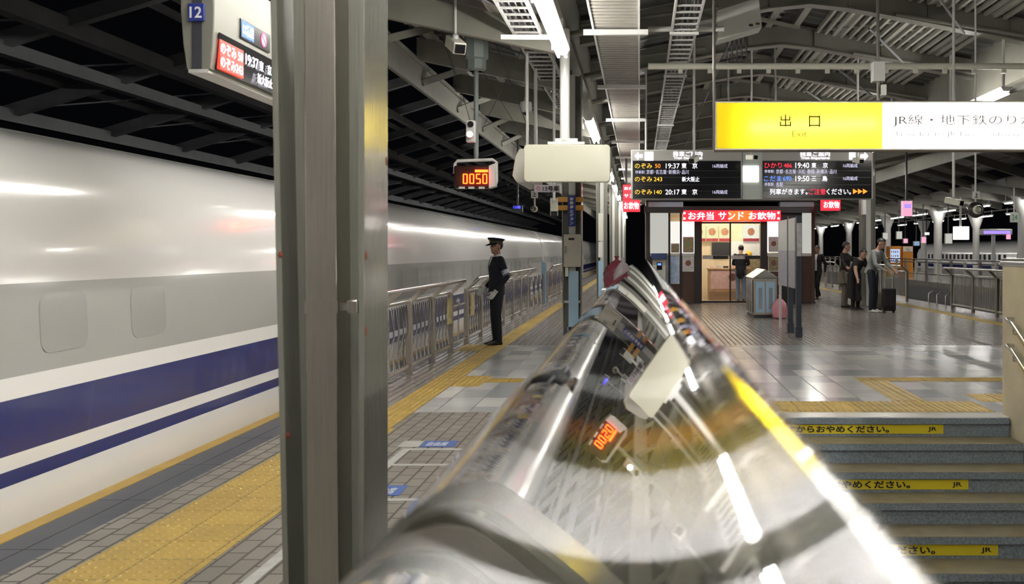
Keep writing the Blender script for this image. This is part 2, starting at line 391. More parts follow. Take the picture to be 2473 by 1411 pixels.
# stair flight
for k in range(10):
    ye, z = SY - ST * k, -SR * k
    mb = MB()
    mb.box(WX0, WX1, ye - .0, ye + .05, z - .055, z, 0)                     # granite nosing
    mb.box(WX0, WX1, ye + .02, ye + .05, z - SR, z - .055, 0)               # riser
    if k: mb.box(WX0, WX1, ye + .05, ye + ST + .02, z - .06, z, 1); mb.box(WX0, WX1, ye + .004, ye + .052, z - .002, z + .003, 1)
    struct(mb, 'stair_step', [granite, treadm])
for k, xr, s in ((0, 2.74, ''), (2, 2.735, ''), (4, 2.73, '')):
    ye, z = SY - ST * k, -SR * k
    t = thing('warning_sticker', {0: 'yellow warning strip on the top stair riser', 2: 'yellow warning strip on the third riser, middle of the three strips', 4: 'yellow warning strip lowest on the stairs, mostly hidden by the chrome coping'}[k], 'sticker', (1.5, ye + .02, z - .15))
    zc = z - .0615
    MB().box(.35, xr, ye + .016, ye + .0205, zc - .082, zc).build('yellow_field', sticker_y, t)
    text(t, 'かけ込み乗車は危険ですからおやめください。', (.42, ye + .016, zc - .074), 1.83, .066, sink, '-y', .03, .002)
    text(t, 'JR', (2.60, ye + .016, zc - .066), .08, .045, sink, '-y', .02, .002, 'railway_mark')

# side walls of the stair with polished copings: a gently sloping top that rolls over a rounded nose on the stair side
# (slope of the surface, in degrees, against the angle at which it is seen from 1.5 m height above it)
TBL = [(-41.6, -48.2), (-40.6, -27), (-38, -4.5), (-34, 7), (-30, 14), (-27, 18), (-24, 21), (-21, 22.2), (-10, 24.2), (-3, 25), (7, 26.2), (12, 26.7), (20, 27.2), (24, 27.7), (28, 29.3), (32, 32), (36, 35.8), (40, 40.5), (41.6, 46), (42, 47.8)]
def slope_at(a):
    for (a0, p0), (a1, p1) in zip(TBL, TBL[1:]):
        if a0 <= a <= a1: return p0 + (p1 - p0) * (a - a0) / (a1 - a0)
    return TBL[0][1] if a < a0 else TBL[-1][1]
def profile():
    N_ = 2400; a0, a1 = TBL[0][0], TBL[-1][0]; da = (a1 - a0) / N_; lr = 0; out = []; ref = 0
    for i in range(N_ + 1):
        a = a0 + da * i
        if abs(a) < da * .6: ref = lr
        out.append((a, lr)); lr += math.tan(R(max(-88, min(88, a + da / 2 + slope_at(a + da / 2))))) * R(da)
    pts = [(-math.exp(l - ref) * .078 * math.sin(R(a)), H - math.exp(l - ref) * .078 * math.cos(R(a)), slope_at(a)) for a, l in out]
    keep = [pts[0]]
    for p in pts[1:]:
        if math.hypot(p[0] - keep[-1][0], p[1] - keep[-1][1]) > .0022: keep.append(p)
    # roll on round the nose (stair side) and over the outer edge
    x, z, f = keep[0]; nose = []; r = .050
    while f > -115: f -= 4; x += r * R(4) * math.cos(R(f)); z -= -r * R(4) * math.sin(R(f)) if False else r * R(4) * math.sin(R(-f)); nose.append((x, z, f))
    x, z, f = keep[-1]; outer = []
    while f < 100: f += 4; x -= .035 * R(4) * math.cos(R(f)); z -= .035 * R(4) * math.sin(R(f)); outer.append((x, z, f))
    return [(p[0], p[1]) for p in reversed(nose)] + [(p[0], p[1]) for p in keep] + [(p[0], p[1]) for p in outer]
PROF = profile()
YE = 9.18
NX = max(p[0] for p in PROF); OXL = min(p[0] for p in PROF)
struct(MB().prism([(PROF[0][0] - .012, -3.0)] + [(PROF[0][0] - .012, PROF[0][1])] + [(p[0] * .94 - .006, p[1] - .006) for p in PROF[2:-2:4]] + [(OXL + .02, PROF[-1][1]), (OXL + .02, -3.0)], 'y', Y0, YE - .01), 'wall_left', mat('dark stone wall', (.13, .125, .115), .5, noise=.3, nscale=5))
RWX = WX1 + NX
struct(MB().prism([(RWX - (PROF[0][0] - .012), -3.0), (RWX - (PROF[0][0] - .012), PROF[0][1])] + [(RWX - p[0] * .94 + .006, p[1] - .006) for p in PROF[2:-2:4]] + [(RWX - OXL - .02, PROF[-1][1]), (RWX - OXL - .02, -3.0)], 'y', Y0, YE - .01), 'wall_right', concrete)
def coping(f, label, m):
    t = thing('wall_coping', label, 'coping', (f(0), 2, 1.25))
    rings = [[(f(x), y, z) for x, z in PROF] for y in (Y0, -1, 0., .3, .6, 1, 2, 3, 4, 5, 6, 7, 8, YE)]
    MB().loft(rings, 0, False, False).build('cover', m, t)
    e = [[(f(x), YE, z) for x, z in PROF]]
    cx, cz = -.06, 1.36
    for s, y in ((.985, YE + .006), (.94, YE + .010), (.5, YE + .012), (.02, YE + .012)): e.append([(f(cx + (x - cx) * s), y, cz + (z - cz) * s) for x, z in PROF])
    MB().loft(e, 0, False, False).build('end_cap', m, t)
    return t
coping(lambda x: x, 'mirror-polished steel coping on the left stair wall, filling the foreground', chrome)
coping(lambda x: RWX - x, 'brushed steel coping with rounded nose on the beige wall at the right edge', mat('brushed coping', (.6, .59, .57), .25, 1.))
def handrail(z, label):
    x = WX1 - .075; t = thing('handrail', label, 'handrail', (x, 8.7, z))
    sl = SR / ST; y = 8.78
    MB().tube([(x + .07, y + .05, z - .0), (x + .0, y + .05, z), (x, y, z), (x, y - .1, z - .1 * sl * .7), (x, 5, z - (y - 5) * sl)], .019, 12).build('rail', inox_s, t)
    MB().tube([(x, y - .25, z - .25 * sl), (x, y - 2.2, z - 2.2 * sl)], .0215, 12).build('brass_sleeve', brass, t)
    for yy in (y - .12, y - 1.7): MB().tube([(x, yy, z - (y - yy) * sl), (x, yy, z - (y - yy) * sl - .06), (x + .075, yy, z - (y - yy) * sl - .07)], .008, 8).build('bracket', inox_s, t)
handrail(.90, 'upper steel and brass handrail on the right stair wall')
handrail(.665, 'lower steel and brass handrail on the right stair wall')

# ------------------------------------------------------------------ steel columns
def column(x0, x1, yc, z1, lean, name_label, dy=.15, detail=False, cover=inox):
    """H column: flanges face +-X, web across; the left flange and the web taper towards the foot"""
    t = thing('steel_column', name_label, 'column', ((x0 + x1) / 2, yc, 0))
    ft = .019
    def fl(xt, xb, s): return [(xb, yc - dy, 0), (xb + s * ft, yc - dy, 0), (xb + s * ft, yc + dy, 0), (xb, yc + dy, 0)], [(xt, yc - dy, z1), (xt + s * ft, yc - dy, z1), (xt + s * ft, yc + dy, z1), (xt, yc + dy, z1)]
    a, b = fl(x0 - lean * (z1 - 2.3) / 2.3, x0 + lean, 1); MB().loft([a, b]).build('flange', colm, t, .002)
    a, b = fl(x1, x1, -1); MB().loft([a, b]).build('flange', colm, t, .002)
    MB().loft([[(x0 + lean, yc, 0), (x1 - .01, yc, 0), (x1 - .01, yc + .012, 0), (x0 + lean, yc + .012, 0)], [(x0, yc, z1), (x1 - .01, yc, z1), (x1 - .01, yc + .012, z1), (x0, yc + .012, z1)]]).build('web', colm, t)
    bw = (x1 - x0) * .33; bx = x0 + (x1 - x0) * .35
    l2 = lean * .35
    MB().loft([[(bx + l2, yc - dy, 0), (bx + l2 + bw, yc - dy, 0), (bx + l2 + bw, yc, 0), (bx + l2, yc, 0)], [(bx - l2 * .6, yc - dy, z1), (bx - l2 * .6 + bw, yc - dy, z1), (bx - l2 * .6 + bw, yc, z1), (bx - l2 * .6, yc, z1)]]).build('conduit_cover', cover, t, .003)
    MB().box(x0 - .05, x1 + .05, yc - dy - .04, yc + dy + .04, -.0, .02).build('base_plate', colm, t)
    if detail:
        zc = PZ(742, 3.2); mb = MB()
        mb.box(bx - .004 + .01, bx + bw + .012, yc - dy - .003, yc - dy + .002, zc - .02, zc + .02)
        mb.box(bx + bw + .003, x1 - .03, yc - dy + .02, yc - dy + .03, zc - .012, zc + .012)
        mb.build('clamp_strap', inox, t)
        MB().box(x1 - .055, x1 - .022, yc - dy - .002, yc - dy + .03, zc - .02, zc + .022).build('clamp_lug', inox, t, .003)
        for px, py, xx, yy in ((672, 615, None, None), (690, 1053, None, None)):
            p = P(px, py, 3.196); MB().ball((p.x + .006, 3.2, p.z), (.008, .004, .011), 10, 6).build('rust_spot', rust, t)
        for py, yy in ((617, 3.22), (800, 3.22), (390, 3.48)):
            MB().ball((x1 + .001, yy, PZ(py, yy)), (.002, .012, .016), 10, 6).build('rust_spot', rust, t)
    return t
CY0, CS = 3.35, 11.95
column(-1.19, -.887, CY0, 4.2, .05, 'big grey steel column with stainless conduit cover, nearest the camera', detail=True)
c2 = column(-1.19, -.887, CY0 + CS, 4.2, .02, 'grey column carrying the beige emergency box and blue vertical label', cover=mat('grey conduit cover', (.5, .5, .47), .45))
Yc = CY0 + CS - .15
mb = MB(); boxpx(mb, 1373, 655, 1397, 800, Yc - .005, .1); mb.box(-1.10, -.95, Yc - .005, Yc + .1, 0, .35); mb.build('blue_cladding', sky_p, c2)
mb = MB(); boxpx(mb, 1361, 566, 1401, 645, Yc - .16, .17); bx_ = mb.build('emergency_box', beige, c2, .008)
mb = MB(); boxpx(mb, 1373, 575, 1387, 580, Yc - .165, .02); mb.build('slot', black_m, bx_)
mb = MB(); boxpx(mb, 1363, 595, 1369, 612, Yc - .175, .02); mb.build('latch', inox_s, bx_)
mb = MB(); boxpx(mb, 1371, 472, 1390, 547, Yc - .04, .04); lb = mb.build('blue_label', blue_l, c2)
for i, ch in enumerate('非常停止ボタン'): textpx(lb, ch, 1376, 477 + i * 9.6, 1385, 485 + i * 9.6, Yc - .041, signw, .02)
for y0, y1 in ((476, 488), (496, 508)):
    mb = MB(); boxpx(mb, 1345, y0, 1409, y1, Yc - .02, .03); mb.build('amber_band', amber_p, c2)
mb = MB(); boxpx(mb, 1350, 726, 1406, 732, Yc, .02); mb.build('strap', grey_p, c2)
mb = MB(); boxpx(mb, 1365, 640, 1372, 668, Yc - .1, .05); mb.build('cable_bundle', cream, c2)
c3 = column(-1.19, -.887, CY0 + 2 * CS, 4.2, .02, 'third grey column from the camera, banded cover, left of the red shop sign', cover=MATS['grey conduit cover'])
Yd = CY0 + 2 * CS - .16
mb = MB(); boxpx(mb, 1445, 630, 1456, 740, Yd, .02); mb.build('blue_cladding', sky_p, c3)
mb = MB(); boxpx(mb, 1445, 584, 1455, 622, Yd, .02); mb.build('white_plate', white_p, c3)
mb = MB(); boxpx(mb, 1445, 515, 1456, 582, Yd, .02); mb.build('cream_cladding', cream, c3)
for i, lab in enumerate(('fourth grey column, just beyond the banded one on the left', 'fifth grey column, narrow in the left row', 'sixth grey column, small and far in the left row')):
    column(-1.19, -.887, CY0 + (3 + i) * CS, 4.2, .02, lab, cover=MATS['grey conduit cover'])
column(6.04, 6.43, CY0 + 2 * CS, 4.2, .0, 'grey column behind the travellers, right of the shop', cover=MATS['grey conduit cover'])
for i in (): column(6.04, 6.43, CY0 + i * CS, 4.2, .0, ('near', 'next')[i] + ' column of the right row, outside the picture', cover=MATS['grey conduit cover'])

# ------------------------------------------------------------------ roof over the platform (girders, purlins, corrugated deck)
XL, XC0, XR_, XC1, XE = -3.42, -1.04, 2.6, 6.24, 8.7
def girder(y):
    d, wd = .34, .13
    mb = MB()
    for a, b in (((XL, 4.45), (XC0, 3.95)), ((XE, 4.45), (XC1, 3.95))): mb.prism([(a[0], a[1]), (b[0], b[1]), (b[0], b[1] + d), (a[0], a[1] + d)], 'y', y - wd / 2, y + wd / 2)
    top = [(XC0, 4.5)]; pts = []
    for k in range(13):
        x = XC0 + (XC1 - XC0) * k / 12; u = abs(x - XR_) / 3.64
        z = 5.30 - .72 * (math.sqrt(u * u + .012) - .11)
        pts.append((x, z))
    rings = [[(x, y - wd / 2, z), (x, y + wd / 2, z), (x, y + wd / 2, z + d), (x, y - wd / 2, z + d)] for x, z in pts]
    mb.loft(rings)
    for x, z in pts[1:-1:2]: mb.box(x - .01, x + .01, y - wd / 2 - .04, y + wd / 2 + .04, z + .02, z + d)
    mb.loft([[(x, y - wd / 2 - .05, z - .015), (x, y + wd / 2 + .05, z - .015), (x, y + wd / 2 + .05, z + .005), (x, y - wd / 2 - .05, z + .005)] for x, z in pts])
    return struct(mb, 'roof_girder', paint)
gy = [CY0 + CS * k / 4 for k in range(-2, 24)]
g0 = girder(0); 
for y in gy:
    c = g0.copy(); col.objects.link(c); c.location.y = y
bpy.data.objects.remove(g0)
YR0, YR1 = -4, 76
for x, z in ((-3.2, 4.76), (-2.5, 4.61), (-1.8, 4.46), (-.2, 5.12), (.7, 5.3), (1.6, 5.47), (2.35, 5.62), (2.85, 5.62), (3.6, 5.47), (4.5, 5.3), (5.4, 5.12), (7.0, 4.46), (7.7, 4.61), (8.4, 4.76)):
    struct(MB().box(x - .04, x + .04, YR0, YR1, z, z + .11).box(x - .06, x + .06, YR0, YR1, z - .01, z + .005), 'roof_purlin', mat('pale purlin paint', (.40, .39, .36), .5, noise=.12))
def deck(x0, z0, x1, z1):
    """profiled sheet: standing ribs run down the slope"""
    pr = []; y = YR0
    while y < YR1: pr += [(y, 0), (y + .29, 0), (y + .30, -.04), (y + .36, -.04), (y + .37, 0)]; y += .38
    mb = MB(); mb.loft([[(x, y, z + q) for y, q in pr] for x, z in ((x0, z0), (x1, z1))], 0, False, False)
    o = struct(mb, 'ceiling', deckm); s = o.modifiers.new('thick', 'SOLIDIFY'); s.thickness = .01
deck(-3.55, 4.97, -1.1, 4.45); deck(-1.1, 5.06, 2.6, 5.79); deck(2.6, 5.79, 6.3, 5.06); deck(6.3, 4.45, 8.8, 4.97)
for x in (XC0, XC1): struct(MB().box(x - .13, x + .13, YR0, YR1, 4.28, 5.1), 'roof_gutter', paint)
struct(MB().box(XL - .04, XL + .02, YR0, YR1, 4.02, 4.1).box(XL - .02, XL, YR0, YR1, 4.05, 4.45).box(XL - .06, XL + .04, YR0, YR1, 4.40, 4.47), 'roof_fascia', paint)
struct(MB().box(XE - .02, XE + .04, YR0, YR1, 4.02, 4.1).box(XE, XE + .02, YR0, YR1, 4.05, 4.45), 'roof_fascia', paint)
slatm = mat('louvre slat', (.42, .41, .36), .5)
for y0, y1 in zip(gy, gy[1:]):      # slatted panels set under the deck on the right slope
    if y0 < 5 or y0 > 50: continue
    mb = MB()
    for i in range(17):
        x = 3.25 + .145 * i; z = 5.06 + (6.3 - x) * (.73 / 3.7) - .13; mb.bar((x, y0 + .12, z), (x, y1 - .12, z), .05, .07)
    struct(mb, 'ceiling_louvre', slatm)
for i, y in enumerate((10.4, 13.1, 16.2, 19.0, 22.5, 26.0)):
    single(MB().tube([(-.91, y, 4.36), (-.62, y, 4.42), (-.40, y, 4.30)], .045, 10), 'duct_arm', paint, 'short bent pipe arm between the roof gutter and the slatted duct', 'pipe arm', 'pipe arms beside the slatted duct')
for g in gy:                         # pipes and conduits clipped along the girders
    if 6 < g < 45: struct(MB().tube([(-.9, g - .16, 4.95), (1.2, g - .16, 5.22)], .03, 8).tube([(3.9, g - .16, 5.12), (6.1, g - .16, 4.75)], .03, 8), 'trim_conduit', paint)
for g in gy[3:12]: struct(MB().tube([(1.5, g + .4, 5.0), (1.5, g + 2.6, 5.0)], .02, 6).tube([(3.6, g + .3, 5.0), (4.9, g + 2.7, 4.8)], .02, 6).tube([(-3.0, g + .3, 4.5), (-1.4, g + 2.6, 4.35)], .02, 6), 'trim_conduit', paint_d)
for y in [g + 1.5 for g in gy if g < 40]:   # sloping struts seen under the left eave
    struct(MB().bar((XL, y - 1.2, 4.15), (XL + .55, y, 4.62), .06, .1), 'roof_strut', paint)
    struct(MB().bar((XR_ - 1.8, y - 1.4, 5.35), (XR_ + .3, y + 1.4, 5.6), .09, .05).bar((XR_ + 2.4, y - 1.4, 5.2), (XR_ + .6, y + 1.4, 5.55), .09, .05), 'roof_brace', paint)

# roof over the tracks on the right, joining the two platforms
for a, b in (((8.85, 4.95), (11.6, 5.45)), ((11.6, 5.45), (14.0, 4.75))):
    struct(MB().prism([(a[0], a[1]), (b[0], b[1]), (b[0], b[1] + .04), (a[0], a[1] + .04)], 'y', YR0, 100), 'track_ceiling', deckm)
for y in [CY0 + CS * k / 4 for k in range(0, 32)]:
    struct(MB().bar((8.7, y, 4.6), (11.6, y, 5.1), .13, .3).bar((11.6, y, 5.1), (14.1, y, 4.3), .13, .3), 'track_roof_girder', paint)
for x, z in ((9.6, 5.0), (10.6, 5.18), (12.6, 5.1), (13.4, 4.88)): struct(MB().box(x - .04, x + .04, YR0, 100, z, z + .1), 'track_roof_purlin', paint)
# ------------------------------------------------------------------ dark canopy beyond the track (left)
def over(x): return 4.25 + .30 * (x + 8.6)
for x, d, wd in ((-7.75, .24, .2), (-8.6, .19, .17), (-10.35, .22, .15), (-6.2, .14, .14)):
    struct(MB().box(x - wd / 2, x + wd / 2, 4, 100, over(x) - .1, over(x) - .1 + d), 'canopy_beam', paint_d)
for k in range(-3, 26):
    y = 16.4 + 3.0 * k
    struct(MB().bar((-10.6, y, over(-10.6) + .1), (-4.9, y, over(-4.9) + .1), .16, .2), 'canopy_rafter', paint_d)
    if k < 12: struct(MB().bar((-10.3, y, over(-10.3) + .12), (-7.7, y + 3, over(-7.7) + .12), .025, .025), 'canopy_brace', paint_d)
for x in (-6.9, -8.2, -9.5): struct(MB().box(x - .04, x + .04, 4, 100, over(x) + .2, over(x) + .3), 'canopy_purlin', paint_d)

# ------------------------------------------------------------------ fluorescent rows
def tube_light(x, y0, y1, z, label, group, twin=True, m=tube_e, hang=.35):
    t = thing('fluorescent_light', label, 'light', (x, (y0 + y1) / 2, z), group)
    MB().prism([(x - .05, z + .03), (x + .05, z + .03), (x + .09, z + .10), (x - .09, z + .10)], 'y', y0 - .04, y1 + .04).build('batten', white_p, t)
    n = max(1, int(round((y1 - y0) / 1.25)))
    for s in ((-.045, .045) if twin else (0,)):
        for i in range(n):
            a = y0 + (y1 - y0) * i / n; b = y0 + (y1 - y0) * (i + 1) / n
            MB().tube([(x + s, a + .02, z), (x + s, b - .02, z)], .016, 10).build('tube', m, t)
    for yy in (y0 + .1, y1 - .1): MB().box(x - .015, x + .015, yy - .02, yy + .02, z + .1, z + .1 + hang).build('hanger', white_p, t)
    return t
LX, LZ = -.93, 3.84
tube_light(LX, -4.2, -1.2, LZ, 'twin tube light behind the camera', None)
tube_light(LX, .2, 3.9, LZ, 'twin tube light above the camera', None)
tube_light(LX, 4.05, 7.7, LZ, 'twin tube light above the near column, out of frame', None)
tube_light(LX, 8.6, 11.95, LZ, 'bright twin tube light nearest in the picture, above the blank white sign', None)
tube_light(LX, 18.0, 21.4, LZ, 'second bright tube light in the left row, right of the white pole', None)
tube_light(LX, 24.0, 26.6, LZ, 'third tube light in the left row, beside the right end of the blank sign', None)
for i, y in enumerate((30.0, 35.5, 42.0, 47.5, 54.0, 60.0, 66.0)):
    tube_light(LX, y, y + 3.2, LZ, 'small far tube light of the left row receding over the platform', 'far tubes of the left row')
RX, RZ = 5.6, 3.92
for i, (a, b) in enumerate(((-4, -1), (1, 4), (6, 9), (15.2, 18.0), (22, 25))):
    tube_light(RX, a, b, RZ, hang=1.13, label=('tube light of the right row behind the camera', 'tube light of the right row beside the camera', 'tube light of the right row, out of frame', 'glaring tube light of the right row above the white half of the exit sign', 'tube light of the right row beyond the exit sign')[i], group=None)
for y in (30.0, 35.5, 42.0, 48.0, 54.0): tube_light(RX, y, y + 3., RZ, hang=1.13, label= 'small far tube light of the right row beyond the shop', group='far tubes of the right row')

# cable ladders and the slatted duct under the roof
def ladder(x0, x1, z, ya, yb, label):
    t = thing('cable_ladder', label, 'cable ladder', ((x0 + x1) / 2, (ya + yb) / 2, z))
    for x in (x0, x1): MB().box(x - .012, x + .012, ya, yb, z, z + .07).build('side_rail', grey_p, t)
    mb = MB(); y = ya
    while y < yb: mb.box(x0, x1, y, y + .03, z + .0, z + .02); y += .3
    mb.build('rungs', grey_p, t, kind='stuff')
    mb = MB()
    for i in range(4): mb.tube([(x0 + (x1 - x0) * (i + .7) / 4.6, ya, z + .035), (x0 + (x1 - x0) * (i + .7) / 4.6, yb, z + .035)], .013, 6)
    mb.build('cables', dark_p, t, kind='stuff')
    for y in [g for g in gy if ya < g < yb]: MB().box(x0 - .03, x1 + .03, y - .02, y + .02, z - .03, z).build('cross_arm', white_p, t)
ladder(-1.52, -1.20, 4.12, 2, 40, 'open cable ladder left of the nearest bright tube light')
ladder(.40, .70, 4.22, 2, 50, 'cable ladder right of the slatted duct, running above the departure boards')
t = thing('cable_duct', 'wide slatted duct running away under the roof right of the tube lights', 'cable duct', (-.28, 20, 4.2))
MB().box(-.54, -.03, 1, 60, 4.25, 4.26).build('backing', dark_p, t)
mb = MB(); y = 1.
while y < 60: mb.box(-.55, -.02, y, y + .105, 4.2, 4.235); y += .15
mb.build('slatted_cover', mat('galvanised sheet', (.36, .345, .30), .45, noise=.15), t, kind='stuff')
for x in (-.56, -.01): MB().box(x - .012, x + .012, 1, 60, 4.18, 4.29).build('side_rail', white_p, t)
for y in range(8, 60, 4): MB().box(-.68, .10, y - .03, y + .03, 4.12, 4.18).build('cross_arm', white_p, t)
for i, y in enumerate((9.4, 11.6)):
    single(MB().box(-1.62, -1.02, y - .02, y + .02, 3.98, 4.03).box(-1.03, -.99, y - .02, y + .02, 3.86, 4.2), 'lamp_bracket', white_p, ('white cross arm at the middle of the nearest tube light', 'white cross arm at the far end of the nearest tube light')[i], 'bracket')
t = thing('support_pipe', 'long pale horizontal pipe crossing the hall above the exit sign', 'pipe', (4, 14.2, 4.12))
MB().tube([(.12, 14.2, 4.15), (9, 14.2, 4.15)], .045, 12).build('pipe', cream, t)
for i in range(16): MB().box(.55 + .42 * i, .61 + .42 * i, 14.17, 14.23, 4.05, 4.11).build('clip', cream, t)
single(MB().tube([(.1, 12.4, 4.28), (1.05, 12.4, 4.28)], .035, 10), 'short_pipe', grey_p, 'short horizontal pipe between the duct and the sign hanger, high up', 'pipe')
t = thing('roof_panel', 'pale hanging box with two small marks in the roof left of the exit sign', 'box', (1.3, 13, 4.3))
MB().prism([(1.02, 4.27), (1.60, 4.44), (1.56, 4.83), (1.0, 4.66)], 'y', 13, 13.35).build('casing', mat('pale panel', (.55, .56, .52), .5), t, .01)
MB().box(1.43, 1.48, 12.99, 13.01, 4.45, 4.475).build('mark', dark_p, t); MB().box(1.52, 1.57, 12.99, 13.01, 4.47, 4.495).build('mark', rust, t)
for i in range(5): single(MB().tube([(1.22 + .05 * i, 13.6, 4.6), (1.2 + .07 * i, 13.7, 4.2), (1.25 + .05 * i, 13.9, 4.15)], .012, 6), 'roof_cable', dark_p, 'dark drooping cable in the bundle below the pale roof box', 'cable', 'cables below the roof box')
# thin stay wires under the left roof
for a, b in (((1095, 160), (1135, 290)), ((1180, 60), (1290, 350)), ((1165, 170), (1280, 360)), ((1240, 160), (1170, 300)), ((1085, 140), (1115, 240))):
    dv_ = P(*a, 13.2) - P(*b, 13.2); t0_ = (4.75 - P(*b, 13.2).z) / max(.2, dv_.z)
    single(MB().tube([P(*b, 13.2) + dv_ * min(t0_, 3), P(*b, 13.2)], .004, 5), 'stay_wire', dark_p, 'thin dark stay wire strung under the roof', 'wire', 'stay wires')

# ------------------------------------------------------------------ the train (built at rest)
train = thing('bullet_train', 'white high-speed train with two blue stripes along the left platform edge', 'train', (-5.2, 20, -1.2))
prof0 = [(-3.62, -.75), (-3.53, -.3), (-3.50, .0), (-3.49, .50), (-3.49, .75), (-3.496, 1.05), (-3.512, 1.35), (-3.545, 1.62), (-3.615, 1.93), (-3.72, 2.11), (-3.88, 2.23), (-4.15, 2.305), (-4.6, 2.345), (-5.2, 2.36)]
def spline(p, n=6):
    out = []
    for i in range(len(p) - 1):
        a, b, c, d = V(p[max(i - 1, 0)]), V(p[i]), V(p[i + 1]), V(p[min(i + 2, len(p) - 1)])
        for k in range(n):
            t_ = k / n; out.append(tuple(.5 * ((2 * b) + (c - a) * t_ + (2 * a - 5 * b + 4 * c - d) * t_ ** 2 + (3 * b - a - 3 * c + d) * t_ ** 3)))
    return out + [tuple(p[-1])]
prof = spline(prof0)
def px_at(z):
    for (a, za), (b, zb) in zip(prof, prof[1:]):
        if za <= z <= zb: return a + (b - a) * (z - za) / (zb - za)
zz = sorted(set([z for _, z in prof if z > -.75] + [.20, .284, .37, .6775, .80, 1.32, -.75]))
half = [(px_at(z) if z < 2.36 else -5.2, z) for z in zz]
def band(z):
    if .20 <= z < .284 or .37 <= z < .6775: return 1
    if .80 <= z < 1.32: return 2
    return 0
CARL = 25.0
wz0, wz1 = .90, 1.26
winmb = MB(); n = 20
def rrect(cy, cz, w_, h_, r, x):
    pts = []
    for k in range(n):
        t_ = 2 * math.pi * k / n; c_, s_ = math.cos(t_), math.sin(t_)
        pts.append((x, cy + (w_ / 2 - r) * (1 if c_ > 0 else -1) + r * c_, cz + (h_ / 2 - r) * (1 if s_ > 0 else -1) + r * s_))
    return pts
winmb.loft([rrect(0, 0, .50, .36, .09, .004), rrect(0, 0, .46, .32, .08, .006)], 0, False); winmb.f.append(tuple(range(n, 2 * n))); winmb.m.append(0)
ORG['w'] = V((0, 0, 0))
winme = winmb.mesh('window', tglass)
for ci in range(5):
    ya = -14.0 + CARL * ci
    full = [(x, z) for x, z in half] + [(-10.4 - x, z) for x, z in reversed(half[:-1])]
    mb = MB(); N = len(full)
    vs = [(x, y, z) for y in (ya + .2, ya + CARL - .2) for x, z in full]
    fs = [(i, i + 1, N + i + 1, N + i) for i in range(N - 1)]
    mb.add(vs, fs)
    mb.m = [band((full[i][1] + full[i + 1][1]) / 2) for i in range(N - 1)]
    mb.f += [tuple(range(N)), tuple(range(2 * N - 1, N - 1, -1))]; mb.m += [0, 0]
    car = mb.build('car_body', [trainw, bluem, tband], train)
    mb = MB(); mb.prism([(x * .97 - .156, z * .97 - .02) for x, z in full], 'y', ya - .2, ya + .2); mb.build('gangway', rubber, train)
    for k in range(18):
        o = bpy.data.objects.new('window', winme); col.objects.link(o); o.parent = car
        o.location = V((-3.4995, ya + 3.4 + 1.04 * k, 1.08)) - ORG[car.name]; o.rotation_euler.y = -.036
mb = MB().box(-6.8, -3.75, -12, 108, -1.25, -.7); mb.build('underframe', dark_p, train)

# ------------------------------------------------------------------ platform fences
picket = MB().tube([(0, 0, .13), (0, 0, .86)], .0105, 6).mesh('picket', inox_s)
picketb = MB().tube([(0, 0, .13), (-.035, 0, .3), (.03, 0, .55), (0, 0, .86)], .0105, 6).mesh('picket', inox_s)
def fence(x, y0, y1, lab, s=1, grp=None, step=.115, plate=None, curved=True):
    t = thing('safety_fence', lab, 'fence', (x, (y0 + y1) / 2, 0), grp)
    xo, zo = x + s * .2, 1.075
    MB().tube([(x, y0, .90), (x, y1, .90)], .024, 10).build('rail', inox_s, t)
    MB().tube([(x, y0 - .0, .88), (xo, y0 + .02, zo - .01), (xo, y0 + .14, zo), (xo, y1 - .05, zo), (xo, y1, zo - .01)], .029, 12).build('top_rail', inox_s, t)
    MB().box(x - .02, x + .02, y0, y1, .10, .14).build('bottom_rail', inox_s, t)
    n = max(1, int(round((y1 - y0) / 1.5)))
    ys = [y0 + .05 + (y1 - y0 - .1) * i / n for i in range(n + 1)]
    for y in ys:
        p = MB().box(x - .035, x + .035, y - .045, y + .045, 0, .9).build('post', inox, t, .004)
        MB().bar((x, y, .88), (xo, y, zo - .01), .06, .05).build('arm', inox, p)
    m = int((y1 - y0) / step); ps = []
    for i in range(m):
        y = y0 + (i + .5) * (y1 - y0) / m
        if min(abs(y - a) for a in ys) < .06: continue
        if len(ps) >= 95: break
        o = bpy.data.objects.new('picket', picketb if (curved and i % 2) else picket); col.objects.link(o); o.parent = t
        o.location = V((x, y, 0)) - ORG[t.name]; ps.append(o)
    for yp in (plate or []): MB().box(x + s * .03, x + s * .045, yp - .16, yp + .16, .45, .82).build('notice', mat('yellow notice print', (.62, .52, .22), .5, noise=.6, nscale=14), t)
    return t
FX = -2.80
fence(FX, 9.4, 14.75, 'near stainless safety fence ending left of the station officer', plate=[14.45])
fence(FX, 16.0, 24.8, 'second stainless safety fence behind the station officer', plate=[16.4])
fence(FX, 30.0, 38.0, 'third stainless fence, beyond the gate gap behind the officer', step=.2)
fence(FX, 39.5, 48.0, 'fourth stainless fence, small and far, left of the emergency box', step=.25)
t = thing('fence_gate', 'thin steel gate in the gap between the two near fences', 'gate', (FX, 15.4, 0))
MB().tube([(FX, 14.85, .12), (FX, 15.9, .12)], .015, 8).build('bottom_bar', inox_s, t); MB().tube([(FX, 14.85, .68), (FX, 15.9, .68)], .015, 8).build('top_bar', inox_s, t)
MB().tube([(FX, 15.35, .05), (FX, 15.35, .70)], .012, 8).build('latch_post', inox_s, t); MB().ball((FX, 15.35, .72), (.035, .035, .08), 10, 8).build('latch_knob', chrome, t)
t = thing('fence_gate', 'low barrier between the second and third fences, near the far train', 'gate', (FX, 27, 0))
MB().tube([(FX, 25, .35), (FX, 29.8, .35)], .02, 8).build('bottom_bar', inox_s, t); MB().tube([(FX, 25, .75), (FX, 29.8, .75)], .02, 8).build('top_bar', inox_s, t)
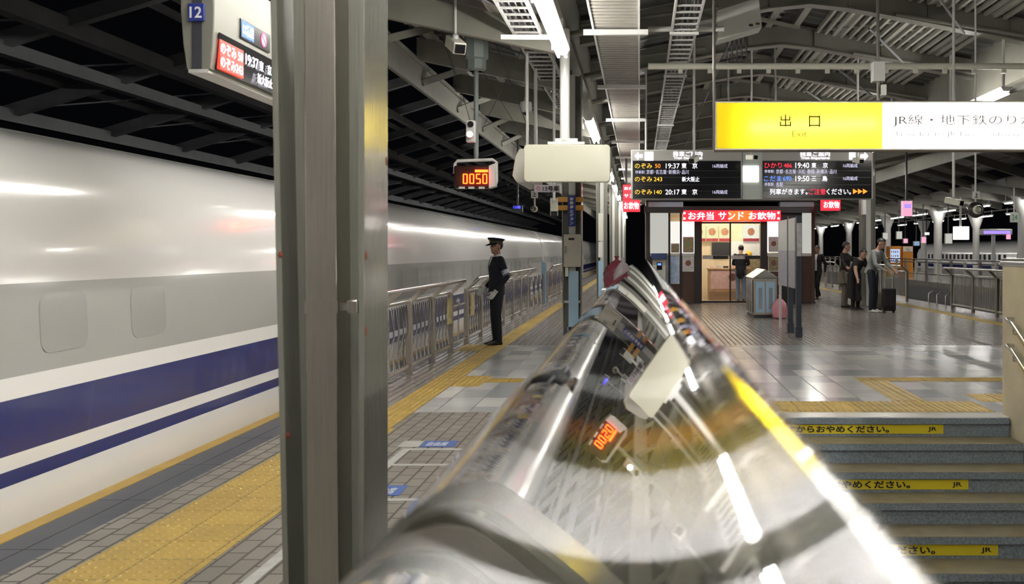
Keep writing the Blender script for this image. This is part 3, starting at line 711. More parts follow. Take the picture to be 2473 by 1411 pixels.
for y in (25.2, 26.3, 27.4, 28.5, 29.6): MB().tube([(FX, y, 0), (FX, y, .85)], .03, 8).build('post', inox_s, t)
MB().box(FX - .06, FX + .06, 28.9, 29.2, 0, 1.2).build('pillar', sky_d, t, .01)
fence(8.22, 19.5, 26.2, 'right-hand stainless fence beside the beige wall', s=-1, curved=False)
fence(8.08, 30.0, 38.0, 'stainless fence behind the suitcase at the right platform edge', s=-1, curved=False)
fence(8.05, 40, 52.0, 'far right fence behind the walking man', s=-1, step=.2, curved=False)

# ------------------------------------------------------------------ hanging signs, left
t = thing('platform_display', 'cream platform display with a blue 12 plate and train times, upper left', 'display', (-2.37, 5.9, 2.48))
ya, yb = 5.34, 7.1
prof12 = [(-2.435, 2.48), (-2.31, 2.48), (-2.295, 2.60), (-2.287, 2.75), (-2.285, 3.05), (-2.47, 3.05), (-2.468, 2.8), (-2.455, 2.62)]
MB().prism(prof12, 'y', ya, yb).build('housing', mat('display enamel', (.20, .196, .17), .4), t, .006)
MB().box(-2.425, -2.32, ya - .0, yb + .01, 2.462, 2.482).build('base_trim', grey_p, t)
MB().box(-2.405, -2.352, ya - .006, ya + .01, 2.485, 3.05).build('end_strip', mat('charcoal strip', (.045, .047, .06), .4), t)
pl = MB().box(-2.42, -2.332, ya - .022, ya - .006, 2.735, 2.83).build('number_plate', blue_l, t, .004)
text(pl, '12', (-2.408, ya - .022, 2.752), .064, .06, signw, '-y', .015, .002)
sx = -2.279
scr = MB().prism([(-2.302, 2.49), (-2.296, 2.488), (-2.279, 2.69), (-2.285, 2.69)], 'y', ya + .05, yb - .05).build('screen', black_g, t)
scr2 = MB().box(-2.288, -2.279, 5.68, 6.13, 2.725, 2.835).build('upper_screen', black_g, t)
def sp(y0, y1, z0, z1, m, nm): return MB().box(sx - .02, sx + .001, y0, y1, z0, z1).build(nm, m, scr)
MB().box(sx - .004, sx + .001, 5.69, 5.87, 2.735, 2.828).build('blue_field', led('blue lit field', (.05, .25, 1), 0.329), scr2)
text(scr2, '12番線', (sx + .001, 5.70, 2.75), .16, .065, L_w, '+x', .01, .002)
mb = MB(); mb.lathe([(.042, 0), (.042, .003), (.030, .003), (.030, 0)], (sx + .0005, 6.02, 2.782), 'x', 24, 0, True); mb.build('no_smoking_ring', led('red ring', (1, .1, .25), 0.511), scr2)
MB().lathe([(.001, .0), (.03, .0), (.03, .002), (.001, .002)], (sx + .0005, 6.02, 2.782), 'x', 24).build('no_smoking_disc', L_w, scr2)
MB().bar((sx + .004, 5.995, 2.80), (sx + .004, 6.045, 2.762), .004, .010).build('no_smoking_bar', led('dark red ring', (.8, .05, .15), 0.365), scr2)
sp(5.395, 5.715, 2.495, 2.655, led('red lit field', (1, .06, .03), 0.329), 'red_field')
for s, y0, y1, z0, m in (('のぞみ 50', 5.40, 5.70, 2.58, L_w), ('のぞみ243', 5.40, 5.70, 2.505, L_w), ('19:37', 5.74, 5.93, 2.585, L_w), ('東　京', 5.95, 6.14, 2.585, L_w), ('新大阪止', 5.92, 6.16, 2.505, L_w), ('自由席', 6.20, 6.45, 2.585, L_green)):
    text(scr, s, (sx + .001, y0, z0), y1 - y0, .062, m, '+x', .012, .002)
for y in (5.5, 6.9): MB().box(-2.40, -2.35, y - .03, y + .03, 3.05, 4.5).build('hanger', dark_p, t)

t = thing('train_number_display', 'small dark display showing orange 0050 on a hanging pole', 'display', (P(1147, 458, 13).x, 13, P(0, 458, 13).z))
mb = MB(); boxpx(mb, 1096, 400, 1184, 455, 13.0, .16); body = mb.build('housing', mat('red black housing', (.03, .008, .006), .3), t, .02)
mb = MB(); mb.tube([P(1098, 420, 13.05), P(1099, 396, 13.05), P(1104, 389, 13.05), P(1190, 386, 13.05), P(1199, 392, 13.05), P(1199, 440, 13.05), P(1194, 450, 13.05)], .022, 10); mb.build('frame', grey_p, t)
mb = MB(); mb.prism([(P(1180, 0, 13).x, P(0, 400, 13).z), (P(1196, 0, 13).x, P(0, 394, 13).z), (P(1196, 0, 13).x, P(0, 450, 13).z), (P(1180, 0, 13).x, P(0, 455, 13).z)], 'y', 13.0, 13.18); mb.build('side_panel', grey_p, t, .005)
SEG = {'0': 'abcdef', '5': 'afgcd'}
for i, ch in enumerate('0050'):
    x0, x1, yt, yb_ = 1119 + 15.8 * i, 1128 + 15.8 * i, 421, 443; ym = (yt + yb_) / 2; mb = MB()
    segs = {'a': ((x0, yt), (x1, yt)), 'g': ((x0, ym), (x1, ym)), 'd': ((x0, yb_), (x1, yb_)), 'f': ((x0, yt), (x0, ym)), 'e': ((x0, ym), (x0, yb_)), 'b': ((x1, yt), (x1, ym)), 'c': ((x1, ym), (x1, yb_))}
    for k in SEG[ch]:
        p, q = segs[k]; mb.bar(P(*p, 12.99), P(*q, 12.99), .012, .019, 0, (0, 1, 0))
    mb.build('digit', led('orange digit', (1, .028, .002), 6.0), body)
mb = MB(); boxpx(mb, 1147, 410, 1178, 416, 12.985, .02); mb.build('bar_lamp', MATS['orange digit'], body)
for x0 in (1108, 1131, 1156):
    mb = MB(); boxpx(mb, x0, 451, x0 + 14, 456, 12.985, .02); mb.build('vent', grey_p, body)
pole = P(1150, 388, 13.08)
MB().tube([(pole.x, 13.08, pole.z), (pole.x, 13.08, roof_z(pole.x))], .032, 12).build('pole', paint_g, t)
mb = MB(); mb.lathe([(.09, -.03), (.13, .0), (.13, .12), (.16, .14), (.16, .42), (.1, .45)], (pole.x, 13.08, P(0, 165, 13).z), 'z', 8); mb.build('pole_head', paint_g, t)
t = thing('signal_lamp', 'round white signal lamp glowing on the pole above the 0050 display', 'lamp', P(1136, 343, 12.9))
mb = MB(); boxpx(mb, 1125, 290, 1146, 343, 12.9, .12); mb.build('box', grey_p, t, .01)
c = P(1136, 325, 12.88); MB().lathe([(.048, -.05), (.05, .02), (.04, .02), (.038, -.04)], c, 'y', 20, 0, True).build('hood', grey_p, t)
MB().lathe([(.001, -.02), (.036, -.015), (.036, .0), (.001, .0)], c, 'y', 20).build('lens', led('warm white lens', (1, .93, .8), 2.92), t)
c = P(1136, 300, 12.88); MB().lathe([(.001, 0), (.04, 0), (.04, .02), (.001, .02)], c, 'y', 20).build('dark_lens', black_g, t)

t = thing('blank_sign', 'cream rounded blank sign board hanging from a white pole at centre', 'sign', P(1370, 440, 12.4))
a, b = P(1266, 440, 12.4), P(1474, 350, 12.4)
def rr2(x0, x1, z0, z1, r, k=6):
    pts = []
    for cx, cz, a0 in ((x1 - r, z1 - r, 0), (x0 + r, z1 - r, 90), (x0 + r, z0 + r, 180), (x1 - r, z0 + r, 270)):
        for i in range(k + 1): th = R(a0 + 90 * i / k); pts.append((cx + r * math.cos(th), cz + r * math.sin(th)))
    return pts
MB().prism(rr2(a.x, b.x, a.z, b.z, .05), 'y', 12.36, 12.5).build('board', mat('cream sign board', (.62, .61, .49), .3, noise=.03, nscale=3, coat=.2), t, .008)
for i in range(5):
    for z in (a.z + .02, b.z - .02): MB().ball((a.x + .1 + .22 * i, 12.355, z), (.006, .003, .006), 8, 5).build('screw', grey_p, t)
p = P(1364, 340, 12.43)
MB().tube([(p.x, 12.43, p.z), (p.x, 12.43, 4.285)], .062, 16).build('pole', white_p, t)
mb = MB(); boxpx(mb, 1322, 342, 1412, 349, 12.38, .1); boxpx(mb, 1340, 334, 1395, 343, 12.38, .1); mb.build('mount', white_p, t, .006)
t = thing('display_housing', 'pale wedge-shaped display housing behind the left end of the blank sign', 'display', P(1252, 440, 12.9))
a, b = P(1238, 440, 12.9), P(1285, 360, 12.9)
MB().prism([(a.x, a.z + .08), (a.x + .06, a.z - .01), (b.x, a.z - .01), (b.x, b.z), (a.x + .09, b.z), (a.x + .04, b.z - .1)], 'y', 12.85, 14.3).build('housing', mat('grey beige housing', (.52, .51, .45), .25, coat=.4), t, .01)
for y in (13.0, 14.1): MB().box(b.x - .09, b.x - .06, y, y + .05, b.z, 4.1).build('hanger', grey_p, t)
t = thing('carriage_sign', 'small white hanging plate reading 13号車 under the blank sign', 'sign', P(1321, 463, 13.0))
mb = MB(); boxpx(mb, 1290, 447, 1352, 464, 13.0, .03); mb.build('plate', mat('lilac white plate', (.62, .60, .70), .4), t)
textpx(t, '13号車', 1311, 449, 1350, 462, 12.998, sink, .012)
c = P(1300, 455, 12.995); MB().lathe([(.024, 0), (.024, -.003), (.017, -.003), (.017, 0)], c, 'y', 20, 0, True).build('red_ring', mat('red print', (.5, .05, .05), .5), t)
MB().box(P(1335, 0, 13).x, P(1337, 0, 13).x, 13, 13.03, P(0, 448, 13).z, 2.7).build('rod', grey_p, t)
# small hanging devices
def ring_speaker(px, py, r, Y, lab, dark=True):
    c = P(px, py, Y); t = thing('round_speaker', lab, 'speaker', c)
    if dark: MB().lathe([(r * .55, -.05), (r, -.01), (r, .02), (r * .5, .03)], c, 'y', 24).build('dish', dark_p, t)
    MB().lathe([(r * .45, -.14), (r * .55, -.12), (r * .55, .03), (r * .2, .05), (r * .2, -.08), (r * .35, -.1)], c, 'y', 20).build('horn', cream, t)
    MB().tube([(c.x, Y + .02, c.z + r * .5), (c.x, Y + .02, roof_z(c.x))], .014, 8).build('rod', white_p, t)
    MB().box(c.x - .05, c.x + .05, Y - .02, Y + .0, c.z + .16, c.z + .27).build('tag_plate', white_p, t)
    text(t, '上', (c.x - .03, Y - .02, c.z + .18), .06, .07, sink, '-y', .02, .003)
    return t
ring_speaker(1291, 505, .085, 14.7, 'small round speaker under the blank sign, left of the column', False)
ring_speaker(2357, 507, .12, 14.6, 'round speaker with dark disc hanging at right under the exit sign')
def cctv(px, py, Y, lab, top=4.1, s=1., d=(-.35, -1, -.3), pole_r=.02):
    c = P(px, py, Y); t = thing('security_camera', lab, 'camera', c)
    dv = V(d).normalized() * .17 * s
    MB().bar(c - dv, c + dv, .13 * s, .12 * s).build('housing', cream, t, .012)
    MB().bar(c + dv, c + dv * 1.12, .10 * s, .09 * s).build('lens_window', black_g, t)
    MB().tube([(c.x, c.y, c.z + .04), (c.x, c.y, roof_z(c.x) if top > 3.5 else top)], min(pole_r, .02), 10).build('pole', white_p, t)
    MB().ball((c.x, c.y, c.z + .08 * s), .035 * s, 10, 8).build('joint', grey_p, t)
    return t
cctv(1338, 500, 14.0, 'white security camera hanging left of the blue column label', 4., .85, (.1, -1, -.9))
cctv(1676, 385, 15.0, 'security camera on a pole in front of the left departure board', 4.2, .75)
cctv(1815, 380, 18.9, 'security camera above the lit square between the departure boards', 4., .8, (.5, -1, -.1))
cctv(2072, 388, 18.9, 'security camera before the right end of the departure board', 4., .8, (.3, -1, -.2))
cctv(2303, 487, 14.0, 'white security camera on a white pole at right below the exit sign', 4.1, .72, (.9, -1, -.3), .028)
cctv(1100, 108, 12.2, 'spot camera hanging high at left under the roof', 4.45, 1.2, (.5, -1, -.5), .016)
c = P(1270, 262, 14.0); t = thing('dome_camera', 'grey dome camera hanging under the roof above the blank sign', 'camera', c)
MB().lathe([(.02, .16), (.03, .1), (.075, .09), (.085, .06), (.085, -.04), (.05, -.06)], c, 'z', 20).build('housing', grey_p, t)
MB().ball((c.x, c.y, c.z - .05), .05, 16, 10).build('dome', black_g, t); MB().tube([(c.x, c.y, c.z + .15), (c.x, c.y, roof_z(c.x))], .015, 8).build('rod', grey_p, t)
t = thing('exit_arrow_lamp', 'tiny blue lit display far left of the blank sign', 'display', P(1248, 501, 27))
mb = MB(); boxpx(mb, 1238, 496, 1262, 512, 27, .1); mb.build('casing', dark_p, t); textpx(t, '12番', 1240, 497, 1258, 504, 26.99, led('deep blue dots', (.05, .05, 1), 0.73), .02)
MB().box(P(1250, 0, 27).x - .02, P(1250, 0, 27).x + .02, 27, 27.05, P(0, 496, 27).z, 4.9).build('rod', dark_p, t)

# ------------------------------------------------------------------ exit sign (light box with lamps inside)
SYE = 10.0
t = thing('exit_sign', 'long lit exit sign, yellow left part and white right part, over the stairs', 'sign', (2.5, SYE, P(0, 360, SYE).z))
xa, xm, xb = PX(1730, SYE), PX(2131, SYE), 4.6
z0, z1 = PZ(359, SYE), PZ(248, SYE)
mb = MB(); mb.box(xa, xb, SYE + .16, SYE + .17, z0, z1); mb.box(xa, xb, SYE, SYE + .16, z0 - .012, z0); mb.box(xa, xb, SYE, SYE + .16, z1, z1 + .012); mb.box(xa - .012, xa, SYE, SYE + .17, z0 - .012, z1 + .012); mb.box(xb, xb + .012, SYE, SYE + .17, z0 - .012, z1 + .012)
mb.build('casing', boxw, t)
mb = MB(); mb.box(xa - .016, xb + .016, SYE - .004, SYE + .175, z0 - .02, z0 - .0125); mb.box(xa - .016, xb + .016, SYE - .004, SYE + .175, z1 + .0125, z1 + .018); mb.box(xa - .02, xa - .0125, SYE - .004, SYE + .175, z0 - .02, z1 + .018)
mb.build('edge_trim', mat('bronze trim', (.10, .07, .03), .4), t)
MB().box(xa, xm, SYE, SYE + .004, z0, z1).build('yellow_panel', yel_tr, t); MB().box(xm, xb, SYE, SYE + .004, z0, z1).build('white_panel', wht_tr, t)
zc = (z0 + z1) / 2
MB().tube([(xa + .34, SYE + .065, zc - .02), (xm - .05, SYE + .065, zc + .02)], .018, 10).build('inner_lamp', inner_e, t)
MB().tube([(xm + .06, SYE + .10, zc + .06), (xb - .1, SYE + .10, zc + .06)], .018, 10).build('inner_lamp', inner_e, t)
MB().tube([(xm + .06, SYE + .10, zc - .10), (xb - .1, SYE + .10, zc - .10)], .018, 10).build('inner_lamp', inner_e, t)
def strokes(t, lines, x0, y0, x1, y1, th, m, Y):
    mb = MB()
    for (a, b), (c, d) in lines:
        p, q = P(x0 + a * (x1 - x0), y1 - b * (y1 - y0), Y - .003), P(x0 + c * (x1 - x0), y1 - d * (y1 - y0), Y - .003)
        e = (q - p).normalized() * th * .5 * Y / F; mb.bar(p - e, q + e, th * Y / F, .004, 0, (0, 1, 0))
    return mb.build('lettering', m, t)
strokes(t, (((.5, 0), (.5, 1)), ((.1, .55), (.1, .85)), ((.9, .55), (.9, .85)), ((.1, .55), (.9, .55)), ((.03, .03), (.03, .36)), ((.97, .03), (.97, .36)), ((.03, .03), (.97, .03))), 1884, 278, 1910, 304, 3.2, ink, SYE)
strokes(t, (((0, 0), (0, 1)), ((1, 0), (1, 1)), ((0, .97), (1, .97)), ((0, .08), (1, .08))), 1955, 281, 1979, 305, 3.4, ink, SYE)
textpx(t, 'Exit', 1913, 316, 1949, 331, SYE, ink2, 0)
textpx(t, 'JR線・地下鉄のりかえ', 2156, 277, 2536, 306, SYE, ink3, .004)
textpx(t, 'Transfer to JR Lines, Subway', 2159, 317, 2464, 334, SYE, ink4, -.002)
for px in (1725, 2122): MB().tube([P(px, 364, SYE + .08), (PX(px, SYE), SYE + .08, roof_z(PX(px, SYE)))], .017, 10).build('hanger_pipe', mat('dark hanger pipe', (.10, .09, .08), .35, .4), t)
mb = MB(); boxpx(mb, 2109, 148, 2138, 196, SYE + .06, .12); mb.build('pipe_clamp', grey_p, t, .005)
mb = MB(); boxpx(mb, 2130, 204, 2141, 230, SYE + .02, .05); mb.build('label_tag', white_p, t)

# ------------------------------------------------------------------ departure boards
BY = 20.0
hdr = mat('grey board header', (.42, .41, .38), .35)
def board(x0, x1, lab):
    t = thing('departure_board', lab, 'display', P((x0 + x1) / 2, 480, BY))
    mb = MB(); boxpx(mb, x0, 362, x1, 481, BY + .03, .3); mb.build('housing', grey_p, t, .01)
    mb = MB(); boxpx(mb, x0 + 4, 389, x1 - 3, 479, BY, .05); s = mb.build('screen', black_g, t)
    mb = MB(); boxpx(mb, x0 + 2, 364, x1 - 2, 388, BY + .01, .05); h = mb.build('header', hdr, t)
    for yy in (412, 428, 446, 461):
        mb = MB(); boxpx(mb, x0 + 6, yy, x1 - 5, yy + 1.2, BY - .004, .01); mb.build('row_bar', mat('dark row bar', (.03, .028, .025), .3), s)
    return t, s, h
def frames(h, x0, big, sub, bx0, bx1):
    textpx(h, big, bx0, 366, bx1, 378, BY + .005, L_w, 0); textpx(h, sub, bx0 + 2, 379, bx1, 386, BY + .005, L_w, .02)
def arrow(h, x, d):
    pts = [(0, 0), (9, 10), (9, 4), (19, 4), (19, -4), (9, -4), (9, -10)]
    q = [P(x + d * a, 377 - b, BY + .0) for a, b in pts]
    MB().prism([(v.x, v.z) for v in q], 'y', BY - .002, BY + .006).build('arrow', L_w, h)
t, s, h = board(1524, 1792, 'left departure board with amber train names above the shop')
arrow(h, 1533, 1); mb = MB(); boxpx(mb, 1557, 367, 1578, 388, BY + .0, .01); mb.build('lit_square', L_w, h)
frames(h, 0, '発車ご案内', 'Train Departures', 1625, 1696)
for row in (
    (('のぞみ', 1533, 1575, 395, 407, L_y), ('50', 1582, 1595, 396, 406, L_o), ('19:37', 1608, 1641, 395, 407, L_w), ('東', 1646, 1658, 394, 407, L_w), ('京', 1672, 1684, 394, 407, L_w), ('16両編成', 1721, 1757, 396, 406, L_wd)),
    (('停車駅:', 1534, 1558, 412, 420, L_wd), ('京都･名古屋･新横浜･品川', 1561, 1663, 410, 421, L_wd)),
    (('のぞみ', 1533, 1575, 427, 439, L_y), ('243', 1579, 1599, 428, 438, L_y), ('新大阪止', 1647, 1689, 427, 439, L_w)),
    (('のぞみ', 1533, 1575, 458, 470, L_y), ('140', 1580, 1598, 459, 469, L_y), ('20:17', 1607, 1641, 458, 470, L_w), ('東', 1646, 1658, 457, 470, L_w), ('京', 1672, 1684, 457, 470, L_w), ('16両編成', 1721, 1757, 459, 469, L_wd))):
    for a in row: textpx(s, a[0], a[1], a[3], a[2], a[4], BY - .002, a[5], 0)
t, s, h = board(1838, 2108, 'right departure board with red and blue train names above the shop')
arrow(h, 2097, -1); mb = MB(); boxpx(mb, 2051, 365, 2066, 385, BY, .01); mb.build('lit_square', L_w, h)
frames(h, 0, '発車ご案内', 'Train Departures', 1932, 2004)
for row in (
    (('ひかり', 1846, 1888, 393, 406, L_r), ('486', 1893, 1912, 395, 405, L_r), ('19:40', 1921, 1954, 393, 406, L_w), ('東', 1960, 1971, 393, 406, L_w), ('京', 1987, 1999, 393, 406, L_w), ('16両編成', 2036, 2071, 395, 405, L_wd)),
    (('停車駅:', 1846, 1870, 410, 418, L_wd), ('京都･名古屋･浜松･静岡･新横浜･品川', 1874, 2020, 409, 420, L_wd)),
    (('こだま', 1845, 1887, 425, 438, L_b), ('690', 1891, 1911, 426, 437, L_b), ('19:50', 1921, 1954, 425, 438, L_w), ('三', 1960, 1971, 426, 437, L_w), ('島', 1986, 1998, 425, 438, L_w), ('16両編成', 2036, 2071, 426, 436, L_wd)),
    (('停車駅:', 1846, 1870, 441, 450, L_wd), ('各駅', 1874, 1891, 440, 452, L_wd)),
    (('列車がきます。', 1859, 1950, 456, 470, L_w), ('ご注意', 1953, 1994, 456, 470, L_r), ('ください。', 1996, 2055, 456, 470, L_w))):
    for a in row: textpx(s, a[0], a[1], a[3], a[2], a[4], BY - .002, a[5], 0)
for i in range(3):
    q = [P(2060 + 12 * i, 456, BY), P(2060 + 12 * i, 469, BY), P(2071 + 12 * i, 462.5, BY)]
    MB().prism([(v.x, v.z) for v in q], 'y', BY - .006, BY).build('arrow', L_o, s)
t = thing('board_pillar', 'pale pillar with a lit white square between the two departure boards', 'pillar', P(1815, 480, BY))
mb = MB(); boxpx(mb, 1793, 364, 1838, 481, BY + .04, .25); mb.build('casing', mat('pale green grey', (.50, .54, .50), .4), t)
mb = MB(); boxpx(mb, 1794, 400, 1833, 440, BY + .0, .05); mb.build('lit_square', L_panel, t, .02)
for px in (1560, 1760, 1875, 2075):
    t = single(MB().tube([P(px, 362, BY + .2), (PX(px, BY), BY + .2, roof_z(PX(px, BY)))], .02, 8), 'board_hanger', grey_p, 'thin rod holding up a departure board', 'rod', 'departure board rods')
single(MB().box(PX(2084, 24), PX(2092, 24), 24, 24.2, 2.4, roof_z(PX(2088, 24))), 'side_post', grey_p, 'pale post right of the departure board', 'post')

# ------------------------------------------------------------------ kiosk
KY = 28.8
k = thing('station_kiosk', 'dark brown station shop with glass doors and lit white panels', 'kiosk', P(1765, 733, KY))
mb = MB(); boxpx(mb, 1562, 618, 1646, 733, KY, .12); mb.build('lower_wall', brown, k)
mb = MB(); boxpx(mb, 1646, 618, 1695, 735, KY, .12); mb.build('lower_wall', brown, k)
mb = MB(); boxpx(mb, 1838, 618, 1966, 733, KY, .12); mb.build('lower_wall', brown, k)
mb = MB(); boxpx(mb, 1556, 730, 1695, 737, KY - .03, .1); boxpx(mb, 1838, 730, 1970, 737, KY - .03, .1); mb.build('plinth', brown_d, k)
for x0, x1 in ((1562, 1570), (1614, 1619), (1642, 1647), (1677, 1695), (1837, 1853), (1882, 1937), (1960, 1967)):
    mb = MB(); boxpx(mb, x0, 505, x1, 733, KY - .05, .2); mb.build('mullion', brown_d if x0 != 1960 else brown, k)
for x0, x1, y0, y1, m in ((1570, 1614, 514, 612, L_panel_d), (1619, 1642, 535, 612, led('medium lit acrylic', (1, .97, .9), 0.219)), (1647, 1677, 535, 612, L_panel), (1853, 1882, 535, 610, L_panel), (1937, 1960, 510, 613, L_panel_d)):
    mb = MB(); boxpx(mb, x0, y0, x1, y1, KY, .05); mb.build('lit_panel', m, k)
    mb = MB(); boxpx(mb, x0 - 1, 612, x1 + 1, 619, KY - .04, .1); mb.build('sill', grey_p, k)
for x0, x1 in ((1566, 1650), (1884, 1966)):
    mb = MB(); boxpx(mb, x0, 488, x1, 500, KY - .35, .4); mb.build('canopy_strip', mat('blue grey strip', (.30, .34, .40), .4), k)
mb = MB(); boxpx(mb, 1556, 498, 1972, 514, KY - .3, .5); mb.build('fascia', brown_d, k)
a, b = P(1560, 486, KY), P(1968, 733, KY)
MB().box(a.x, b.x, KY - .4, KY + 5.0, a.z - .02, a.z + .06).build('roof', brown_d, k)
MB().box(a.x, a.x + .1, KY, KY + 5.0, 0, a.z).build('side_wall', brown, k); MB().box(b.x - .1, b.x, KY, KY + 5, 0, a.z).build('side_wall', brown, k)
MB().box(a.x, b.x, KY + 4.9, KY + 5.0, 0, a.z).build('back_wall', brown, k)
MB().box(a.x + .1, b.x - .1, KY + 2.9, KY + 2.95, 0, 2.7).build('inner_wall', mat('shop wall', (.75, .62, .42), .6), k)
MB().box(a.x + .1, b.x - .1, KY + .05, KY + 2.9, -.0, .012).build('shop_floor', mat('shop floor', (.62, .5, .38), .35), k)
MB().box(a.x + .1, b.x - .1, KY + .05, KY + 2.9, 2.66, 2.7).build('shop_ceiling', boxw, k)
for y in (KY + .7, KY + 1.9): MB().box(PX(1690, KY), PX(1845, KY), y, y + .12, 2.60, 2.64).build('ceiling_lamp', L_warm, k)
gl = glass('door glass', (.95, .96, .96), .06)
for x0, x1 in ((1695, 1764), (1764, 1837)):
    mb = MB(); boxpx(mb, x0 + 1, 537, x1 - 1, 729, KY + .06, .01); d = mb.build('door', gl, k)
    mb = MB(); boxpx(mb, x0, 536, x1, 540, KY + .05, .04); boxpx(mb, x0, 727, x1, 732, KY + .05, .04); boxpx(mb, x1 - 2 if x0 == 1695 else x0, 536, x1 if x0 == 1695 else x0 + 1.5, 730, KY + .05, .04); mb.build('door_frame', brown_d, d)
    xm_ = 1722 if x0 == 1695 else 1800
    mb = MB(); boxpx(mb, xm_, 618, xm_ + 36, 626, KY + .0, .05); mb.build('handle_bar', black_m, d)
    mb = MB(); boxpx(mb, x0 + 2, 617, x1 - 4, 626, KY + .055, .004); mb.build('door_stripe', mat('frosted stripe', (.5, .47, .45), .5, noise=.5, nscale=9), d)
sg = thing('shop_sign', 'long red lit shop sign with white lettering above the shop door', 'sign', P(1767, 535, KY - .4))
mb = MB(); boxpx(mb, 1650, 508, 1886, 535, KY - .45, .15); bo = mb.build('red_box', L_red, sg, .02)
mb = MB(); boxpx(mb, 1760, 509.5, 1818, 533.5, KY - .452, .01); mb.build('orange_patch', L_redo, bo)
for s, x0, x1 in (('お弁当', 1662, 1724), ('サンド', 1735, 1796), ('お飲物', 1808, 1873)): textpx(bo, s, x0, 512, x1, 531, KY - .455, L_w, .014)
for x, y in ((1653, 515), (1653, 528), (1880, 514), (1880, 528)): MB().ball(P(x, y, KY - .46), (.035, .01, .035), 10, 6).build('corner_mark', L_w, bo)
def cube_sign(x0, y0, x1, y1, Y, s, lab, rows=1):
    t = thing('shop_sign', lab, 'sign', P((x0 + x1) / 2, y1, Y))
    mb = MB(); boxpx(mb, x0, y0, x1, y1, Y, .3); bo = mb.build('red_box', L_red, t, .01)
    hh = (y1 - y0) / rows
    for i, r_ in enumerate(s): textpx(bo, r_, x0 + 3, y0 + hh * i + 5, x1 - 3, y0 + hh * (i + 1) - 5, Y - .002, L_w, .012)
    mb = MB(); boxpx(mb, x0 + 6, y0 + 4, x0 + 9, y0 + 8, Y + .30, .03); xr_ = PX(x0 + 8, Y); mb.box(xr_ - .03, xr_ + .03, Y + .31 + .06 * (rows == 1), Y + .35 + .06 * (rows == 1), PZ(y0 + 8, Y), 4.12 if -.7 < xr_ < .1 else roof_z(xr_)); mb.build('rod', dark_p, t)
cube_sign(1504, 446, 1545, 482, 27.6, ('お弁当', 'サンド'), 'upper red lit sign at the left corner of the shop, partly behind the departure board', 2)
cube_sign(1504, 483, 1546, 511, 27.5, ('お飲物',), 'lower red lit drinks sign at the left corner of the shop')
cube_sign(1986, 481, 2030, 508, 27.5, ('お飲物',), 'red lit drinks sign right of the shop under the departure board')
def poster(x0, y0, x1, y1, Y, m, lab, lit=None, s=None, d=.02):
    t = thing('poster', lab, 'poster', P((x0 + x1) / 2, y1, Y))
    mb = MB(); boxpx(mb, x0, y0, x1, y1, Y, d); mb.build('frame', white_p, t)
    mb = MB(); boxpx(mb, x0 + 1.5, y0 + 1.5, x1 - 1.5, y1 - 1.5, Y - .004, d); pr = mb.build('print', m, t)
    if s:
        c = P((x0 + x1) / 2, y0 + (y1 - y0) * .45, Y - .006); rr = (x1 - x0) * .25 * Y / F
        MB().lathe([(.001, 0), (rr, 0), (rr, -.003), (.001, -.003)], c, 'y', 16).build('picture', s, pr)
bowl = mat('brown dish print', (.22, .09, .05), .5, noise=.4, nscale=20)
poster(1649, 572, 1676, 611, KY - .02, poster_o, 'brown framed poster on the bright panel left of the shop door', s=mat('green print', (.2, .25, .08), .5))
poster(1620, 588, 1641, 611, KY - .02, poster_o, 'small pale poster on the narrow lit panel at the left of the shop')
poster(1648, 619, 1676, 656, KY - .02, poster_w, 'grey dish poster on the brown wall left of the shop door', s=bowl)
poster(1609, 618, 1641, 686, KY - .04, poster_b, 'tall blue poster beside the ticket machine')
poster(1856, 572, 1881, 609, KY - .02, poster_w, 'grey poster on the lit panel right of the shop door', s=bowl)
poster(1855, 619, 1882, 656, KY - .02, poster_o, 'brown poster low on the right side of the shop door', s=bowl)
for i, (x0, x1) in enumerate(((1672, 1704), (1706, 1734), (1737, 1764), (1795, 1833), (1836, 1862))):
    Y = KY + 2.75; t = thing('menu_board', ('leftmost yellow menu board, cut by the door frame', 'second yellow menu board with a round dish', 'third yellow menu board, left of the beige post', 'white menu board right of the beige post inside the shop', 'rightmost menu board behind the door frame')[i], 'menu', P((x0 + x1) / 2, 583, Y))
    mb = MB(); boxpx(mb, x0, 543, x1, 583, Y, .06); p_ = mb.build('panel', led('yellow lit menu', (1, .95, .50), 0.234) if i < 3 else led('white lit menu', (1, .98, .82), 0.234), t)
    mb = MB(); boxpx(mb, x0, 576, x1, 583, Y - .004, .02); mb.build('red_footer', mat('menu red', (.35, .03, .05), .5), p_)
    c = P((x0 + x1) / 2, 560, Y - .006); MB().lathe([(.001, 0), (.12, 0), (.12, -.004), (.001, -.004)], c, 'y', 14).build('dish_picture', mat('dish print', (.45, .2, .1), .5, noise=.8, nscale=14), p_)
mb = MB(); boxpx(mb, 1719, 586, 1762, 618, KY + 2.8, .05); single(mb, 'wall_screen', dark_p, 'dark panel on the back wall inside the shop', 'screen')
mb = MB(); boxpx(mb, 1765, 583, 1836, 640, KY + 2.82, .05); single(mb, 'wall_tiling', mat('white shop tiles', (.75, .76, .78), .3), 'white tiled back wall behind the shop customer', 'wall panel')
ct = thing('shop_counter', 'pale wooden shop counter with a pink poster on its front', 'counter', (PX(1755, KY + 1.6), KY + 1.6, 0))
x0, x1 = PX(1712, KY + 1.6), PX(1812, KY + 1.6)
MB().box(x0, x1, KY + 1.6, KY + 2.2, 0.012, .95).build('body', wood, ct); MB().box(x0 - .03, x1 + .03, KY + 1.55, KY + 2.2, .95, 1.0).build('top', wood, ct, .01)
MB().box(x0, x1, KY + 1.58, KY + 1.6, .012, .28).build('kick_board', mat('brown kick board', (.35, .22, .12), .5), ct)
MB().box(x0 + .05, x0 + .92, KY + 1.58, KY + 1.6, .36, .92).build('pink_poster', poster_p, ct)
